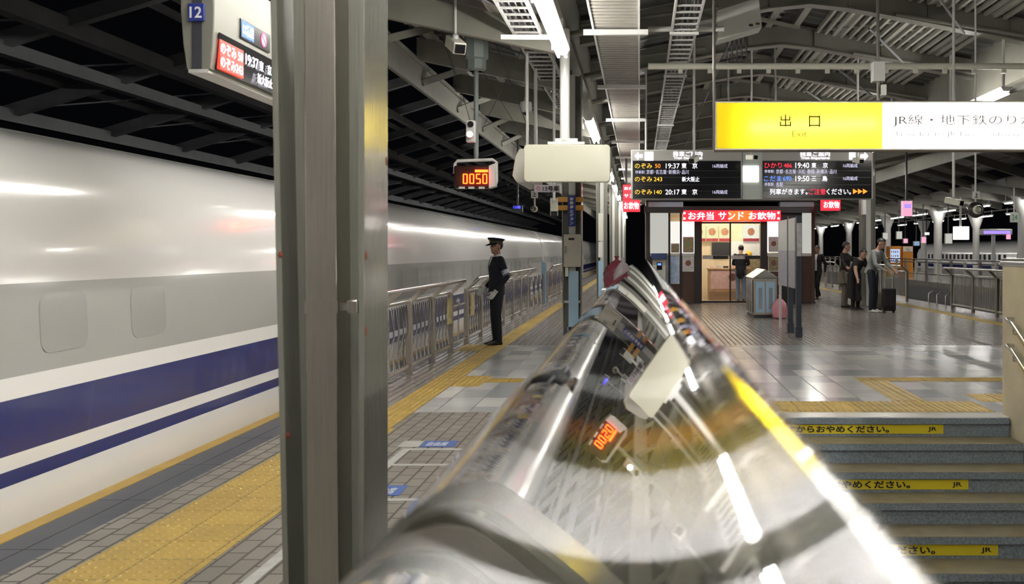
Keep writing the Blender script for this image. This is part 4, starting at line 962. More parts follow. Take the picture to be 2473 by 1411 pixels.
MB().lathe([(.001, 0), (.12, 0), (.12, -.003), (.001, -.003)], (x0 + .72, KY + 1.577, .72), 'y', 16).build('dish_picture', bowl, ct)
for i in range(5): single(MB().box(x0 + .05 + .2 * i, x0 + .21 + .2 * i, KY + 1.7, KY + 1.9, 1.0, 1.06 + .03 * (i % 2)), 'lunch_box', (poster_p, poster_w, mat('black tray', (.03, .02, .02), .3))[i % 3], 'small packed lunch box in the row on the shop counter', 'lunch box', 'lunch boxes on the shop counter', .008)
single(MB().ball((PX(1808, KY + 2.4), KY + 2.4, 1.42), (.11, .1, .11), 14, 10), 'yellow_bag', mat('yellow wrap', (.8, .5, .05), .5), 'round yellow bundle on the shelf behind the shop customer', 'bag')
single(MB().box(PX(1790, KY + 2.4), PX(1836, KY + 2.4), KY + 2.3, KY + 2.8, 1.25, 1.31).box(PX(1790, KY + 2.4), PX(1836, KY + 2.4), KY + 2.3, KY + 2.8, .012, 1.25), 'back_shelf', poster_o, 'patterned display shelf at the right inside the shop', 'shelf')
# ticket machine left of the shop door
t = thing('ticket_machine', 'white machine with a blue hood at the left of the shop', 'machine', P(1592, 733, KY - .4))
a, b = P(1576, 730, KY - .45), P(1608, 612, KY - .45)
MB().box(a.x, b.x, KY - .45, KY - .06, 0, PZ(640, KY)).build('body', mat('pale machine body', (.55, .56, .50), .4), t, .01)
MB().box(a.x - .03, b.x + .03, KY - .52, KY - .06, PZ(626, KY), b.z).build('hood', mat('blue hood', (.03, .05, .16), .4), t, .02)
MB().box(a.x, b.x, KY - .40, KY - .06, PZ(641, KY), PZ(625, KY)).build('upper_body', beige, t)
mb = MB(); boxpx(mb, 1586, 634, 1599, 652, KY - .46, .02); mb.build('screen', black_g, t); mb = MB(); boxpx(mb, 1588, 636, 1597, 641, KY - .465, .02); mb.build('screen_glow', L_b, t)

# recycling bin
BX0, BX1, BYY = PX(1820, 22.5), PX(1877, 22.5), 22.5
t = thing('recycling_bin', 'stainless recycling bin with a gabled roof and blue front panels', 'bin', ((BX0 + BX1) / 2, BYY + .7, 0))
yb2 = BYY + 1.55
MB().box(BX0, BX1, BYY, yb2, .06, .90).build('body', inox, t, .01)
mb = MB(); xm = (BX0 + BX1) / 2; o_ = .03
mb.prism([(BX0 - o_, .9), (BX1 + o_, .9), (xm, 1.10)], 'y', BYY - o_, yb2 + o_); mb.build('roof', mat('stainless roof', (.55, .55, .52), .25, .9), t, .005)
MB().box(BX0 + .02, BX1 - .02, BYY + .02, yb2 - .02, 0, .06).build('plinth', dark_p, t)
for i in range(2):
    x = BX0 + .05 + .235 * i
    MB().box(x, x + .2, BYY - .012, BYY, .12, .82).build('front_panel', sky_p, t, .004)
    MB().box(x + .06, x + .14, BYY - .018, BYY - .010, .2, .68).build('panel_window', mat('blue grey pane', (.30, .36, .40), .2), t)
for i in range(7):
    y = BYY + .12 + .21 * i
    MB().box(BX0 - .012, BX0, y, y + .13, .12, .84).build('side_panel', mat('dark side pane', (.10, .10, .09), .15, .6), t)
    MB().tube([(BX0 - .02, y - .03, .1), (BX0 - .02, y - .03, .86)], .012, 8).build('side_bar', chrome if i % 2 else inox_s, t)
# plastic bags
def bag(c, r, m, lab, knot=True, name='garbage_bag'):
    t = thing(name, lab, 'bag', (c[0], c[1], c[2])); rings = []
    prof = [(.55, 0), (.92, .08), (1.0, .3), (.96, .55), (.8, .75), (.45, .92), (.14, 1.0), (.10, 1.04), (.2, 1.14)]
    random.seed(3)
    for q, h in prof: rings.append([(c[0] + r[0] * q * (1 + .10 * math.sin(5 * a + 9 * h) + random.uniform(-.03, .03)) * math.cos(a), c[1] + r[1] * q * (1 + .1 * math.sin(4 * a + 5 * h)) * math.sin(a), c[2] + r[2] * h) for a in [2 * math.pi * k / 28 for k in range(28)]])
    MB().loft(rings).build('sack', m, t); return t
bag((PX(1890, 21.6) + .02, 22.2, 0), (.17, .17, .46), pinkp, 'pink plastic bag on the floor right of the recycling bin')
t = thing('trolley', 'low trolley under the maroon bag beyond the near end of the coping', 'trolley', (-.33, 14.3, 0))
MB().box(-.55, -.12, 14.05, 14.6, .92, .96).build('deck', grey_p, t, .006)
for x in (-.52, -.15):
    for y in (14.1, 14.55): l_ = MB().tube([(x, y, .06), (x, y, .93)], .015, 8).build('leg', inox_s, t); MB().lathe([(.01, -.015), (.05, -.015), (.05, .015), (.01, .015)], (x, y, .05), 'x', 14).build('wheel', rubber, l_)
b1 = bag((-.33, 14.3, .96), (.19, .2, .42), redp, 'maroon translucent rubbish bag behind the far tip of the coping')
bag((-.24, 14.0, .96), (.13, .13, .40), clearp, 'greyish pink rubbish bag leaning on the maroon one')

# notice boards beside the bin (they face the left, seen edge-on)
nb = thing('notice_board', 'tall free-standing notice boards on dark posts right of the recycling bin', 'notice board', (2.78, 18.4, 0))
post_m = mat('dark blue post', (.035, .042, .06), .4)
for y, z, wd in ((17.4, 2.12, .055), (18.35, 2.16, .055)): MB().box(2.78 - .045, 2.78 + .045, y - wd, y + wd, 0, z).box(2.78 - .06, 2.78 + .06, y - .07, y + .07, 0, .18).build('post', post_m, nb, .004)
MB().box(2.75, 2.79, 19.55, 19.63, 0, 2.0).build('post', grey_p, nb)
for y0, y1 in ((17.5, 18.26), (18.44, 19.6)):
    MB().box(2.73, 2.76, y0, y1, 1.52, 2.10).build('white_sheet', mat('pale board sheet', (.62, .63, .60), .35), nb); MB().box(2.73, 2.76, y0, y1, .85, 1.52).build('map_sheet', mat('violet grey map print', (.42, .41, .46), .35, noise=.3, nscale=12), nb)
MB().box(2.74, 2.825, 17.33, 17.345, 1.42, 2.0).build('post_label', poster_w, nb)
MB().box(2.84, 2.87, 17.9, 18.0, .75, 1.45).build('side_leaflet', white_p, nb)

# ------------------------------------------------------------------ people
def remesh(mb, vox, smooth=6):
    me = bpy.data.meshes.new('tmp'); me.from_pydata([tuple(p) for p in mb.v], [], mb.f)
    ob = bpy.data.objects.new('tmp', me); col.objects.link(ob)
    r_ = ob.modifiers.new('r', 'REMESH'); r_.mode = 'VOXEL'; r_.voxel_size = vox
    s_ = ob.modifiers.new('s', 'SMOOTH'); s_.iterations = smooth; s_.factor = .5
    dg = bpy.context.evaluated_depsgraph_get(); dg.update()
    out = bpy.data.meshes.new_from_object(ob.evaluated_get(dg)); bpy.data.objects.remove(ob); bpy.data.meshes.remove(me)
    return out
def seg_d(p, a, b):
    ab = b - a; t_ = max(0, min(1, (p - a).dot(ab) / max(1e-9, ab.length_squared))); return (p - a - ab * t_).length, t_
def person(label, loc, yaw, J, tags, mats, vox=.011, hair=True, hand=True, extra=None, name='person', scale=1., fem=False):
    """J: joints; front is -Y. tags: material index of skin, top, bottom, shoe"""
    t = thing(name, label, 'person', loc)
    j = {n_: V(v_) for n_, v_ in J.items() if isinstance(v_, tuple)}
    mb = MB(); segs = []
    def limb(pts, rs, tg, n=14):
        mb.tube(pts, rs, n)
        for a, b, ra, rb in zip(pts, pts[1:], rs, rs[1:]): segs.append((a, b, ra, rb, tg))
        for p_, r_ in zip(pts, rs): mb.ball(p_, r_ * .99, 12, 8)
    SK, TP, BT, SH = tags
    pel, ch, nk, hd = j['pelvis'], j['chest'], j['neck'], j['head']
    sp_dir = (nk - pel).normalized()
    side = (j['sh_l'] - j['sh_r']).normalized(); fw = side.cross(sp_dir).normalized()
    def ring(c, a, b): return [c + side * a * math.cos(q) * (1) + fw * b * math.sin(q) for q in [2 * math.pi * i / 20 for i in range(20)]]
    hem = J.get('hem', .05)
    rr = [(pel - sp_dir * (.02 + hem), .172, .125), (pel, .172, .128), (pel.lerp(ch, .45), .155, .118), (ch, .178, .128), (ch.lerp(nk, .55), .175, .11), (ch.lerp(nk, .85), .13, .085), (nk, .062, .062)]
    mb.loft([ring(*q) for q in rr])
    for a, b in zip(rr, rr[1:]): segs.append((a[0], b[0] if b is not rr[-1] else a[0].lerp(b[0], .35), (a[1] + a[2]) / 2, (b[1] + b[2]) / 2, TP))
    hdir = (hd - nk).normalized()
    limb([nk - hdir * .01, hd], [.058, .058], SK)
    # head: skull, jaw, nose, ears along its own axes
    hf = V(J.get('look', (0, -1, 0))).normalized(); hs = hf.cross(hdir).normalized() * -1; hu = hs.cross(hf).normalized()
    if hu.dot(hdir) < 0: hu = -hu
    def hp(x, y, z): return hd + hs * x + hf * y + hu * z
    def hball(x, y, z, a, b, c_):
        B = MB().ball((0, 0, 0), (a, b, c_), 16, 12)
        mb.add([hp(x, y, z) + hs * q[0] + hf * q[1] + hu * q[2] for q in B.v], B.f)
        segs.append((hp(x, y, z), hp(x, y, z), min(a, b, c_), min(a, b, c_), SK))
    hball(0, -.005, .045, .076, .095, .092); hball(0, .022, -.03, .060, .066, .075); hball(0, .055, -.075, .032, .03, .028)
    hball(0, .098, .0, .012, .018, .022); hball(0, .085, -.045, .024, .012, .012)
    for s in (-1, 1): hball(s * .078, -.012, .0, .010, .02, .032)
    for s in 'lr':
        a, b, c_, d = j['sh_' + s], j['el_' + s], j['wr_' + s], j['hip_' + s]
        limb([a, a.lerp(b, .5), b, b.lerp(c_, .35), c_], [.066, .055, .046, .045, .032], TP if not J.get('bare') else TP)
        if J.get('bare'): segs.append((b.lerp(a, .3), c_, .06, .05, SK))
        # hand: palm, four fingers with knuckle bends, thumb from the side of the palm
        hdv = (c_ - b).normalized(); tw = V(J.get('palm_' + s, (0, -1, 0))); tw = (tw - hdv * tw.dot(hdv)).normalized(); ns = hdv.cross(tw).normalized()
        if hand:
            pts0 = c_ + hdv * .02
            rings = []
            for dd, wv, th in ((0, .027, .021), (.03, .036, .018), (.07, .041, .016), (.09, .038, .013)): rings.append([c_ + hdv * dd + tw * wv * math.cos(q) + ns * th * math.sin(q) for q in [2 * math.pi * i / 12 for i in range(12)]])
            mb.loft(rings); segs.append((c_ + hdv * .005, c_ + hdv * .09, .034, .034, SK))
            for i, ln in enumerate((.075, .085, .08, .062)):
                base = c_ + hdv * .085 + tw * (.030 - .020 * i); curl = J.get('curl', .5)
                q1 = base + hdv * ln * .45 + ns * ln * .12 * curl; q2 = q1 + hdv * ln * .3 + ns * ln * .30 * curl; q3 = q2 + hdv * ln * .18 + ns * ln * .3 * curl
                mb.tube([base, q1, q2, q3], [.0095, .0092, .0085, .0075], 8); mb.ball(q3, .0075, 8, 6); segs.append((base, q3, .01, .01, SK))
            tb = c_ + hdv * .03 + tw * .03
            mb.tube([tb, tb + hdv * .03 + tw * .022 + ns * .01, tb + hdv * .058 + tw * .026 + ns * .02], [.013, .011, .009], 8); segs.append((tb, tb + hdv * .06 + tw * .025, .012, .01, SK))
        kn, an, to = j['kn_' + s], j['an_' + s], j['to_' + s]
        limb([d, d.lerp(kn, .4), kn, kn.lerp(an, .35), an], [.095, .086, .066, .064, .052], BT)
        td = (to - an); td.z = 0; td.normalize()
        he = an - td * .05
        rings = []
        for q, wv, hh in ((-.055, .032, .05), (-.03, .04, .085), (.03, .044, .085), (.10, .048, .058), (.16, .044, .040), (.20, .028, .028)):
            cc = V((an.x, an.y, 0)) + td * q + V((0, 0, an.z - .08)); sd = td.cross(V((0, 0, 1)))
            rings.append([cc + sd * wv * math.cos(u) + V((0, 0, hh * .5 * (1 + math.sin(u)))) for u in [2 * math.pi * i / 12 for i in range(12)]])
        mb.loft(rings); segs.append((an - td * .04 - V((0, 0, .05)), an + td * .17 - V((0, 0, .055)), .04, .035, SH))
    if J.get('skirt'):
        zk = J['skirt']
        mb.loft([ring(pel, .17, .13), [V((pel.x * .6, pel.y * .6, zk)) + side * .24 * math.cos(q) + fw * .2 * math.sin(q) for q in [2 * math.pi * i / 20 for i in range(20)]]])
        segs.append((pel.copy(), V((pel.x * .6, pel.y * .6, zk)), .15, .23, BT))
    me = remesh(mb, vox)
    for m in mats: me.materials.append(m)
    for f in me.polygons:
        best = 9; bi = 0
        for a, b, ra, rb, tg in segs:
            d_, t_ = seg_d(f.center, a, b); d_ -= ra + (rb - ra) * t_
            if d_ < best: best, bi = d_, tg
        if bi == TP and (f.center - nk).dot(sp_dir) > -.012 and (f.center - nk).length < .12: bi = SK
        if extra: bi = extra(f.center, bi)
        f.material_index = bi; f.use_smooth = True
    o = bpy.data.objects.new('body', me); col.objects.link(o); o.parent = t
    ORG[t.name] = V((0, 0, 0)); ORG[o.name] = V((0, 0, 0))
    # eyes, brows, hair
    for s in (-1, 1):
        c_ = hp(s * .031, .083, .025); MB().ball(c_, (.011, .011, .007), 8, 6).build('eye', mat('eye', (.02, .015, .012), .2), t)
    if hair:
        hb = MB().ball((0, 0, 0), (1, 1, 1), 20, 14); vs = []
        for q in hb.v:
            x, y, z = q; y2 = min(y, .84 if z > .42 else (.30 if z > .15 else -.30)); fem_z = max(z, (-1.0 if y < -.25 else -.3) if not fem else -1.3)
            vs.append(hp(x * .086, -.012 + y2 * .107, .05 + fem_z * .094))
        B = MB(); B.add(vs, hb.f); B.build('hair', hairm, t)
    t.rotation_euler.z = yaw; t.scale = (scale,) * 3
    t['_h'] = 0; del t['_h']
    return t, j, hp
def pose(**kw):
    d = dict(pelvis=(0, 0, .93), chest=(0, -.01, 1.24), neck=(0, .01, 1.43), head=(0, -.01, 1.56), sh_l=(.165, .01, 1.37), sh_r=(-.165, .01, 1.37), el_l=(.225, .04, 1.09), el_r=(-.225, .04, 1.09),
             wr_l=(.235, -.03, .86), wr_r=(-.235, -.03, .86), hip_l=(.085, 0, .90), hip_r=(-.085, 0, .90), kn_l=(.09, -.02, .49), kn_r=(-.09, -.02, .49), an_l=(.09, .01, .08), an_r=(-.09, .01, .08), to_l=(.11, -.2, .03), to_r=(-.11, -.2, .03))
    d.update(kw); return d

# station officer
OFF = (-2.30, 16.0, 0)
def off_extra(c, bi):
    if bi == 1 and c.z < .82: return 2
    return bi
t, j, hp = person('station officer in dark uniform, peaked cap and white gloves beside the fence', OFF, R(-66), pose(hem=.10, el_l=(.25, .10, 1.10), wr_l=(.225, -.09, .86), palm_l=(0, -.6, -.4), wr_r=(-.22, -.14, .90), look=(.25, -1, .02)), (0, 1, 2, 3), [skin, navy, navy, shoeb], vox=.009, extra=off_extra, hand=False)
# cap
def cap_ring(r1, r2, z, tilt=0): return [hp(r1 * math.cos(a), r2 * math.sin(a), z + tilt * math.sin(a)) for a in [2 * math.pi * k_ / 28 for k_ in range(28)]]
ORG['cap'] = V((0, 0, 0))
cp = MB().loft([cap_ring(.092, .108, .075), cap_ring(.094, .110, .105), cap_ring(.128, .145, .140, .012), cap_ring(.124, .14, .152, .014), cap_ring(.06, .07, .158, .008), cap_ring(.002, .002, .160)]).build('peaked_cap', navy, t)
MB().loft([cap_ring(.0935, .1095, .078), cap_ring(.0955, .1115, .100)], 0, False).build('cap_band', mat('cap band', (.05, .045, .02), .6), cp)
pk = [[hp(.092 * math.sin(a) * s, .10 * math.cos(a) * s + .002 + (s - 1) * .1, .078 - (s - 1) * .09) for a in [R(-75 + 150 * k_ / 14) for k_ in range(15)]] for s in (1., 1.2, 1.42)]
o = MB().loft(pk, 0, False, False).build('cap_peak', shoeb, cp); s_ = o.modifiers.new('thick', 'SOLIDIFY'); s_.thickness = .006
MB().ball(hp(0, .118, .112), (.02, .012, .024), 12, 8).build('cap_badge', mat('gold badge', (.7, .5, .12), .3, .9), cp)
# gloves (five-finger hands in white cloth), armband, collar, tie
def glove(s, jj, tw, t, m, nm='glove'):
    b, c_ = jj['el_' + s], jj['wr_' + s]; hdv = (c_ - b).normalized(); tw = V(tw); tw = (tw - hdv * tw.dot(hdv)).normalized(); ns = hdv.cross(tw).normalized()
    g = MB(); rings = []
    for dd, wv, th in ((-.03, .040, .038), (0, .036, .03), (.03, .041, .023), (.07, .046, .021), (.095, .042, .017)): rings.append([c_ + hdv * dd + tw * wv * math.cos(q) + ns * th * math.sin(q) for q in [2 * math.pi * i / 14 for i in range(14)]])
    g.loft(rings)
    for i, ln in enumerate((.078, .088, .083, .065)):
        base = c_ + hdv * .09 + tw * (.033 - .022 * i)
        q1 = base + hdv * ln * .42 + ns * ln * .15; q2 = q1 + hdv * ln * .22 + ns * ln * .34; q3 = q2 - hdv * ln * .02 + ns * ln * .3
        g.tube([base, q1, q2, q3], [.0115, .0112, .0105, .009], 8); g.ball(q3, .009, 8, 6); g.ball(q1, .0112, 8, 6); g.ball(q2, .0105, 8, 6)
    tb = c_ + hdv * .03 + tw * .036
    g.tube([tb, tb + hdv * .03 + tw * .024 + ns * .012, tb + hdv * .06 + tw * .024 + ns * .026], [.015, .013, .0105], 8); g.ball(tb + hdv * .06 + tw * .024 + ns * .026, .0105, 8, 6)
    me = remesh(g, .005, 3); me.materials.append(m)
    for f in me.polygons: f.use_smooth = True
    o = bpy.data.objects.new(nm, me); col.objects.link(o); o.parent = t
glovem = mat('white cotton glove', (.6, .6, .62), .8)
glove('l', j, (0, -.6, -.4), t, glovem); glove('r', j, (0, -.6, -.4), t, glovem)
a, b = j['sh_l'], j['el_l']; q0, q1 = a.lerp(b, .58), a.lerp(b, .92)
ar = MB().tube([q0, q1], [.062, .058], 18, 0, False).build('armband', mat('white armband', (.72, .72, .78), .6), t); ar.modifiers.new('thick', 'SOLIDIFY').thickness = .004
MB().tube([q0.lerp(q1, .0), q0.lerp(q1, .12)], [.0635, .063], 18, 0, False).build('armband_edge', blue_l, ar); MB().tube([q0.lerp(q1, .8), q0.lerp(q1, .95)], [.0605, .060], 18, 0, False).build('armband_edge', blue_l, ar)
MB().box(-.02, .02, -.006, .0, -.02, .02).build('armband_mark', blue_l, ar).location = q0.lerp(q1, .45) + V((.03, -.052, 0))
nk = j['neck']
MB().loft([[nk + V((.070 * math.cos(u), .072 * math.sin(u) - .004, z_ - (.035 if math.sin(u) < 0 else 0) * abs(math.sin(u)))) for u in [2 * math.pi * i / 20 for i in range(20)]] for z_ in (-.04, .030)], 0, False).build('shirt_collar', shirt, t).modifiers.new('thick', 'SOLIDIFY').thickness = .006
MB().add([(-.035, -.085, 1.43), (.035, -.085, 1.43), (.03, -.118, 1.36), (0, -.145, 1.22), (-.03, -.118, 1.36), (-.035, -.075, 1.43), (.035, -.075, 1.43), (.03, -.10, 1.36), (0, -.12, 1.22), (-.03, -.10, 1.36)], [(0, 1, 2, 3, 4), (9, 8, 7, 6, 5), (0, 5, 6, 1), (1, 6, 7, 2), (2, 7, 8, 3), (3, 8, 9, 4), (4, 9, 5, 0)]).build('shirt_front', shirt, t)
MB().loft([[(x_ * w_, y_, z_) for x_, w_ in ((-1, w_), (1, w_))] + [(w_, y_ + .01, z_), (-w_, y_ + .01, z_)] for y_, z_, w_ in ((-.092, 1.425, .012), (-.125, 1.36, .016), (-.150, 1.23, .017))]).build('tie', mat('olive tie', (.10, .10, .075), .6), t)

# man in grey sweater, bending over his suitcase
t, j, hp = person('man in grey sweater and dark jeans bending over the suitcase', (PX(2108, 24.6), 24.6, 0), R(52), pose(pelvis=(0, .06, .92), chest=(0, -.06, 1.24), neck=(0, -.13, 1.43), head=(0, -.21, 1.56), sh_l=(.185, -.10, 1.37), sh_r=(-.185, -.10, 1.37), el_l=(.26, -.22, 1.12), wr_l=(.22, -.40, .98), el_r=(-.26, -.18, 1.10), wr_r=(-.2, -.38, .96), look=(0, -1, -.35), hem=.02),
    (0, 1, 2, 3), [skin, greyc, denim, shoew, greenc], extra=lambda c, bi: 4 if (bi == 1 and .88 < c.z < .93) else bi, scale=1.08)
# woman in black behind
person('person in long black clothes leaning forward left of the man in grey', (PX(2066, 25.7), 25.7, 0), R(35), pose(pelvis=(0, .08, .90), chest=(0, -.07, 1.17), neck=(0, -.20, 1.32), head=(0, -.27, 1.43), sh_l=(.16, -.16, 1.27), sh_r=(-.16, -.16, 1.27), el_l=(.24, -.2, 1.0), wr_l=(.16, -.36, .82), el_r=(-.24, -.22, 1.02), wr_r=(-.3, -.34, .82), look=(0, -1, -.4), skirt=.32, bare=True),
    (0, 1, 2, 3), [skin_alt, blackc, blackc, shoeb], fem=True)
person('dark-clothed person with an arm stretched out, farthest left of the suitcase group', (PX(2040, 26.8), 26.8, 0), R(60), pose(chest=(0, -.03, 1.24), head=(0, -.05, 1.57), el_l=(.22, -.2, 1.2), wr_l=(.14, -.44, 1.12), el_r=(-.3, -.08, 1.14), wr_r=(-.42, -.2, 1.06), look=(.3, -1, -.1), skirt=.62),
    (0, 1, 2, 3), [skin_alt, blackc, khaki, shoeb], scale=1.03)
# walking man behind the kiosk corner
person('man in white shirt and open black jacket walking past the right corner of the shop', (PX(1973, 31.5), 31.5, 0), R(-38), pose(kn_l=(.09, -.14, .50), an_l=(.09, -.16, .08), to_l=(.1, -.36, .03), kn_r=(-.09, .06, .49), an_r=(-.09, .32, .14), to_r=(-.1, .14, .06), el_l=(.25, .1, 1.1), wr_l=(.24, .08, .85), wr_r=(-.23, -.18, .9)),
    (0, 1, 2, 3), [skin, blackc, blackc, shoeb, shirt], extra=lambda c, bi: 4 if (bi == 1 and abs(c.x + .03) < .09 and c.y < -.05 and c.z > .9) else bi)
# customer in the kiosk
person('shop customer in a dark jacket seen from behind through the glass door', (PX(1789, 30.0), 30.0, .012), R(168), pose(el_l=(.24, -.06, 1.12), wr_l=(.15, -.28, 1.08), el_r=(-.24, -.06, 1.12), wr_r=(-.15, -.28, 1.08), head=(0, -.05, 1.55), look=(.1, -1, -.3), hem=.12),
    (0, 1, 2, 3), [skin, navy, mat('blue jeans', (.10, .16, .26), .8), shoeb])
# luggage
def suitcase(c, lab, m, w_=.30, d=.22, h=.55, yaw=0):
    t = thing('suitcase', lab, 'suitcase', c); x, y, z = c
    MB().box(x - w_ / 2, x + w_ / 2, y - d / 2, y + d / 2, z + .05, z + .05 + h).build('shell', m, t, .03)
    for sx_ in (-1, 1):
        for sy_ in (-1, 1): MB().lathe([(.005, -.012), (.025, -.012), (.025, .012), (.005, .012)], (x + sx_ * w_ * .38, y + sy_ * d * .3, z + .025), 'x', 12).build('wheel', rubber, t)
    MB().tube([(x - .09, y + .06, z + h), (x - .09, y + .06, z + h + .3), (x + .09, y + .06, z + h + .3), (x + .09, y + .06, z + h)], .009, 8).build('pull_handle', grey_p, t)
    MB().box(x - w_ / 2 + .03, x + w_ / 2 - .03, y - d / 2 - .015, y - d / 2 + .005, z + .15, z + .42).build('front_pocket', m, t, .01)
suitcase((PX(2147, 24.4), 24.4, 0), 'black wheeled suitcase at the right foot of the man in grey', blackc)
suitcase((PX(2092, 24.9) + .33, 25.3, 0), 'khaki travel bag half hidden behind the man in grey', khaki, .3, .2, .42)
single(MB().box(PX(2138, 24.9), PX(2158, 24.9), 24.85, 25.0, .86, 1.12).tube([(PX(2142, 24.9), 24.92, 1.1), (PX(2148, 24.9), 24.92, 1.22), (PX(2154, 24.9), 24.92, 1.1)], .006, 6), 'paper_bag', mat('tan paper', (.40, .34, .20), .7), 'tan paper bag held above the suitcase', 'bag')

# ------------------------------------------------------------------ opposite platform (right)
OX = 14.4
slab('opposite_floor', OX, 26.0, 20, 110, strip_m)
slab('opposite_wall', OX, OX + .3, 20, 110, MATS['platform side'], -.25, 1.2)
def column2(x, y, lab, grp):
    t = thing('round_column', lab, 'column', (x, y, 0), grp)
    MB().tube([(x, y, 0), (x, y, 3.4)], .22, 14).build('shaft', grey_p, t)
    MB().loft([[(x + a * math.cos(u), y + .22 * math.sin(u), z) for u in [2 * math.pi * i / 14 for i in range(14)]] for a, z in ((.22, 3.0), (.55, 3.9))]).build('capital', grey_p, t)
for y in (42, 54, 65, 77, 89): column2(16.2, y, 'grey column of the front row on the opposite platform', 'columns on the opposite platform')
for y in (54, 65, 77): column2(22.0, y, 'grey column of the rear row on the opposite platform', 'rear columns on the opposite platform')
for a, b in (((14.0, 4.3), (16.5, 4.0)), ((16.5, 4.4), (19.2, 5.0)), ((19.2, 5.0), (22, 4.4)), ((22, 4.0), (25, 4.4))):
    o = struct(MB().prism([(a[0], a[1]), (b[0], b[1]), (b[0], b[1] + .05), (a[0], a[1] + .05)], 'y', 20, 100), 'opposite_ceiling', deckm)
for k_ in range(24):
    y = 22 + 3.2 * k_
    struct(MB().bar((14.0, y, 4.15), (16.4, y, 3.85), .15, .3).bar((16.4, y, 4.2), (19.2, y, 4.8), .15, .3).bar((19.2, y, 4.8), (22, y, 4.2), .15, .3), 'opposite_girder', paint)
for y in range(26, 100, 5):
    if y not in (31,): tube_light(16.2, y, y + 3.1, 3.62, 'far tube light in the front row over the opposite platform', 'front row tubes over the opposite platform', False, tube_far, .3)
for y in range(40, 100, 5): tube_light(22.0, y + 2, y + 4.6, 3.72, 'far tube light in the rear row over the opposite platform', 'rear row tubes over the opposite platform', False, tube_far, .3)
def vending(px0, px1, Y, lab, m):
    x0, x1 = PX(px0, Y), PX(px1, Y); t = thing('vending_machine', lab, 'vending machine', ((x0 + x1) / 2, Y, 0))
    MB().box(x0, x1, Y, Y + .8, 0, 1.83).build('cabinet', m, t, .02)
    pn = MB().box(x0 + .06, x1 - .1, Y - .02, Y + .02, .85, 1.65).build('lit_window', led('cold lit window', (.55, .68, 1), 0.219), t)
    for r_ in range(3):
        for c_ in range(4):
            x = x0 + .12 + (x1 - x0 - .3) * c_ / 3.4; MB().tube([(x, Y - .04, .92 + .25 * r_), (x, Y - .04, 1.06 + .25 * r_)], .035, 8).build('bottle', (poster_p, poster_b, white_p)[(r_ + c_) % 3], pn)
    MB().box(x0 + .1, x1 - .1, Y - .02, Y + .02, .2, .45).build('pickup_flap', dark_p, t)
vending(2148, 2177, 60, 'orange-topped vending machine with a lit blue window on the opposite platform', orange)
t = thing('poster_stand', 'orange panel with white top beside the vending machine on the opposite platform', 'poster stand', (PX(2192, 60), 60, 0))
MB().box(PX(2180, 60), PX(2205, 60), 60, 60.3, 0, 1.83).build('panel', orange, t); MB().box(PX(2181, 60), PX(2204, 60), 59.97, 60.0, 1.5, 1.8).build('white_top', white_p, t)
text(t, 'ら', (PX(2188, 60), 59.97, 1.55), .22, .2, orange, '-y', .02, .005)
t = thing('white_screen', 'glowing white square screen hanging over the opposite platform', 'display', P(2323, 578, 46))
mb = MB(); boxpx(mb, 2306, 547, 2341, 579, 46, .3); mb.build('screen', led('white lit screen', (1, .98, .9), 0.438), t, .02); MB().box(PX(2322, 46) - .04, PX(2322, 46) + .04, 46.1, 46.2, PZ(547, 46), 4.175).build('rod', grey_p, t)
t = thing('number_sign', 'small pale hanging sign reading 24 at the far right', 'sign', P(2450, 537, 40))
mb = MB(); boxpx(mb, 2441, 514, 2460, 537, 40, .1); mb.build('plate', mat('pale number plate', (.62, .68, .60), .4), t); textpx(t, '24', 2444, 518, 2457, 532, 39.99, mat('green ink', (.1, .3, .15), .5), .01); MB().box(PX(2450, 40) - .02, PX(2450, 40) + .02, 40.03, 40.08, PZ(514, 40), 4.18).build('rod', grey_p, t)
t = thing('violet_display', 'long violet lit display over the opposite train', 'display', P(2408, 565, 43))
mb = MB(); boxpx(mb, 2372, 553, 2446, 568, 43, .4); mb.build('casing', grey_p, t, .05); mb = MB(); boxpx(mb, 2376, 558, 2440, 565, 42.98, .02); mb.build('lit_strip', L_purple, t)
mb = MB(); boxpx(mb, 2432, 566, 2441, 578, 42.98, .1); mb.build('pink_lamp', L_pink, t); mb = MB(); boxpx(mb, 2396, 568, 2404, 692, 43.1, .1); mb.build('post', grey_p, t)
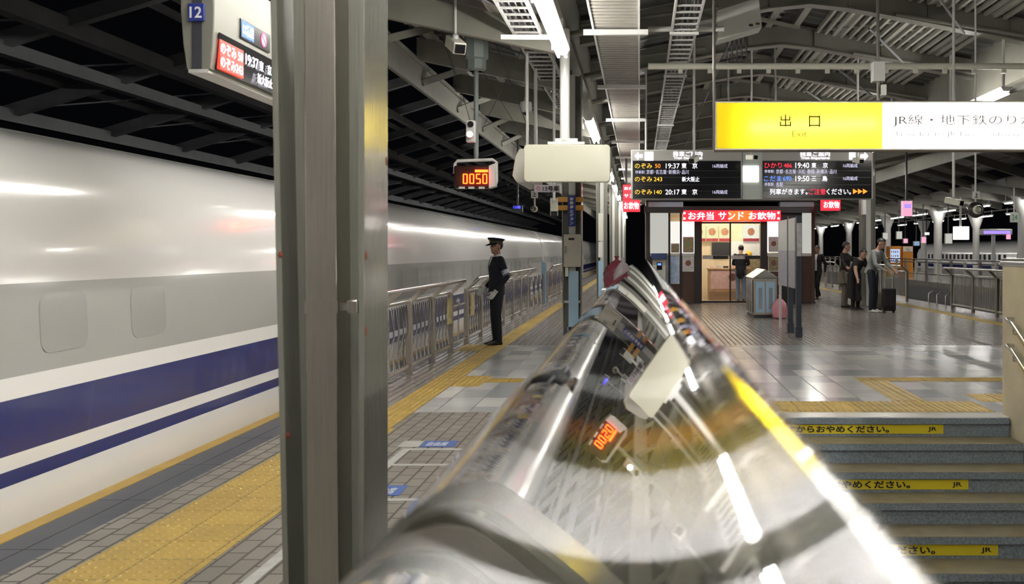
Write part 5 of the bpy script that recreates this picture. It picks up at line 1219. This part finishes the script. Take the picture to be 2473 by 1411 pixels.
for i, (x0, y0, x1, y1, Y, m, lab) in enumerate(((2181, 486, 2203, 522, 26, L_pink, 'pink lit hanging display right of the shop'), (2133, 563, 2144, 578, 61, L_panel_d, 'small white box sign hanging left of the two pink lamps'), (2166, 560, 2178, 577, 59, L_panel_d, 'small white box sign hanging above the orange vending machine'),
        (2183, 577, 2192, 587, 56, L_pink, 'left pink lamp on a rod over the opposite platform'), (2226, 573, 2236, 587, 53, L_pink, 'right pink lamp on a rod over the opposite platform'), (2234, 562, 2244, 567, 55, L_panel, 'tiny white lit sign above the right pink lamp'), (2284, 565, 2299, 588, 48, L_panel_d, 'pale hanging sign with amber foot left of the white screen'), (2208, 584, 2220, 593, 55, L_teal, 'small bluish screen between the pink lamps'))):
    t = thing('hanging_sign', lab, 'sign', P((x0 + x1) / 2, y1, Y)); mb = MB(); boxpx(mb, x0, y0, x1, y1, Y, .2); p_ = mb.build('face', m, t)
    mb = MB(); boxpx(mb, x0 - 1, y0 - 1, x1 + 1, y1 + 1, Y + .05, .18); mb.build('casing', grey_p, t)
    xx = (x0 + x1) / 2; zt = 4.22 if Y > 30 else roof_z(PX(xx, Y))
    MB().box(PX(xx, Y) - .025, PX(xx, Y) + .025, Y + .1, Y + .15, PZ(y0, Y), zt).build('rod', dark_p, t)
    if i == 0: mb = MB(); boxpx(mb, x0 + 3, 493, x1 - 3, 503, Y - .01, .02); mb.build('violet_picture', L_purple, p_)
# opposite train
ot = thing('opposite_train', 'white high-speed train with small windows behind the opposite platform', 'train', (24, 66, -1.2))
tp = [(26.3, -.7), (26.25, .2), (26.25, 1.3), (26.4, 1.7), (26.9, 2.1), (27.7, 2.3), (28.6, 2.36), (29.4, 2.3), (29.6, 1.3), (29.6, -.7)]
for y0, y1 in ((44, 68.8), (69.2, 94)):
    cb_ = MB().prism(tp, 'y', y0, y1).build('car_body', trainw, ot)
    MB().box(26.243, 26.26, y0 + .3, y1 - .3, .15, .45).build('blue_stripe', bluem, cb_)
    y = y0 + 2
    while y < y1 - 2:
        MB().box(26.235, 26.26, y, y + .5, .88, 1.28).build('window', mat('dark train pane', (.05, .055, .06), .15), cb_); y += 1.04
# front fence of the opposite platform: grey posts and rails
of = thing('opposite_fence', 'long fence with grey and orange posts along the opposite platform edge', 'fence', (OX + .35, 60, 0))
for z in (.35, .95, 1.1): MB().tube([(OX + .35, 30, z), (OX + .35, 90, z)], .03, 8).build('rail', inox_s, of)
for k_ in range(30): MB().box(OX + .3, OX + .4, 31 + 2 * k_, 31.15 + 2 * k_, 0, 1.05).build('post', (inox, beige)[k_ % 2], of)
t = thing('track_ladder', 'two curved steel grab bars at the right platform edge behind the suitcase', 'ladder', (8.4, 28.1, -.5))
for y in (27.3, 28.1, 28.9): MB().tube([(8.66, y, -.9), (8.66, y, .25), (8.50, y, .35), (8.40, y, .28), (8.40, y, .0)], .02, 8).build('grab_bar', inox_s, t)
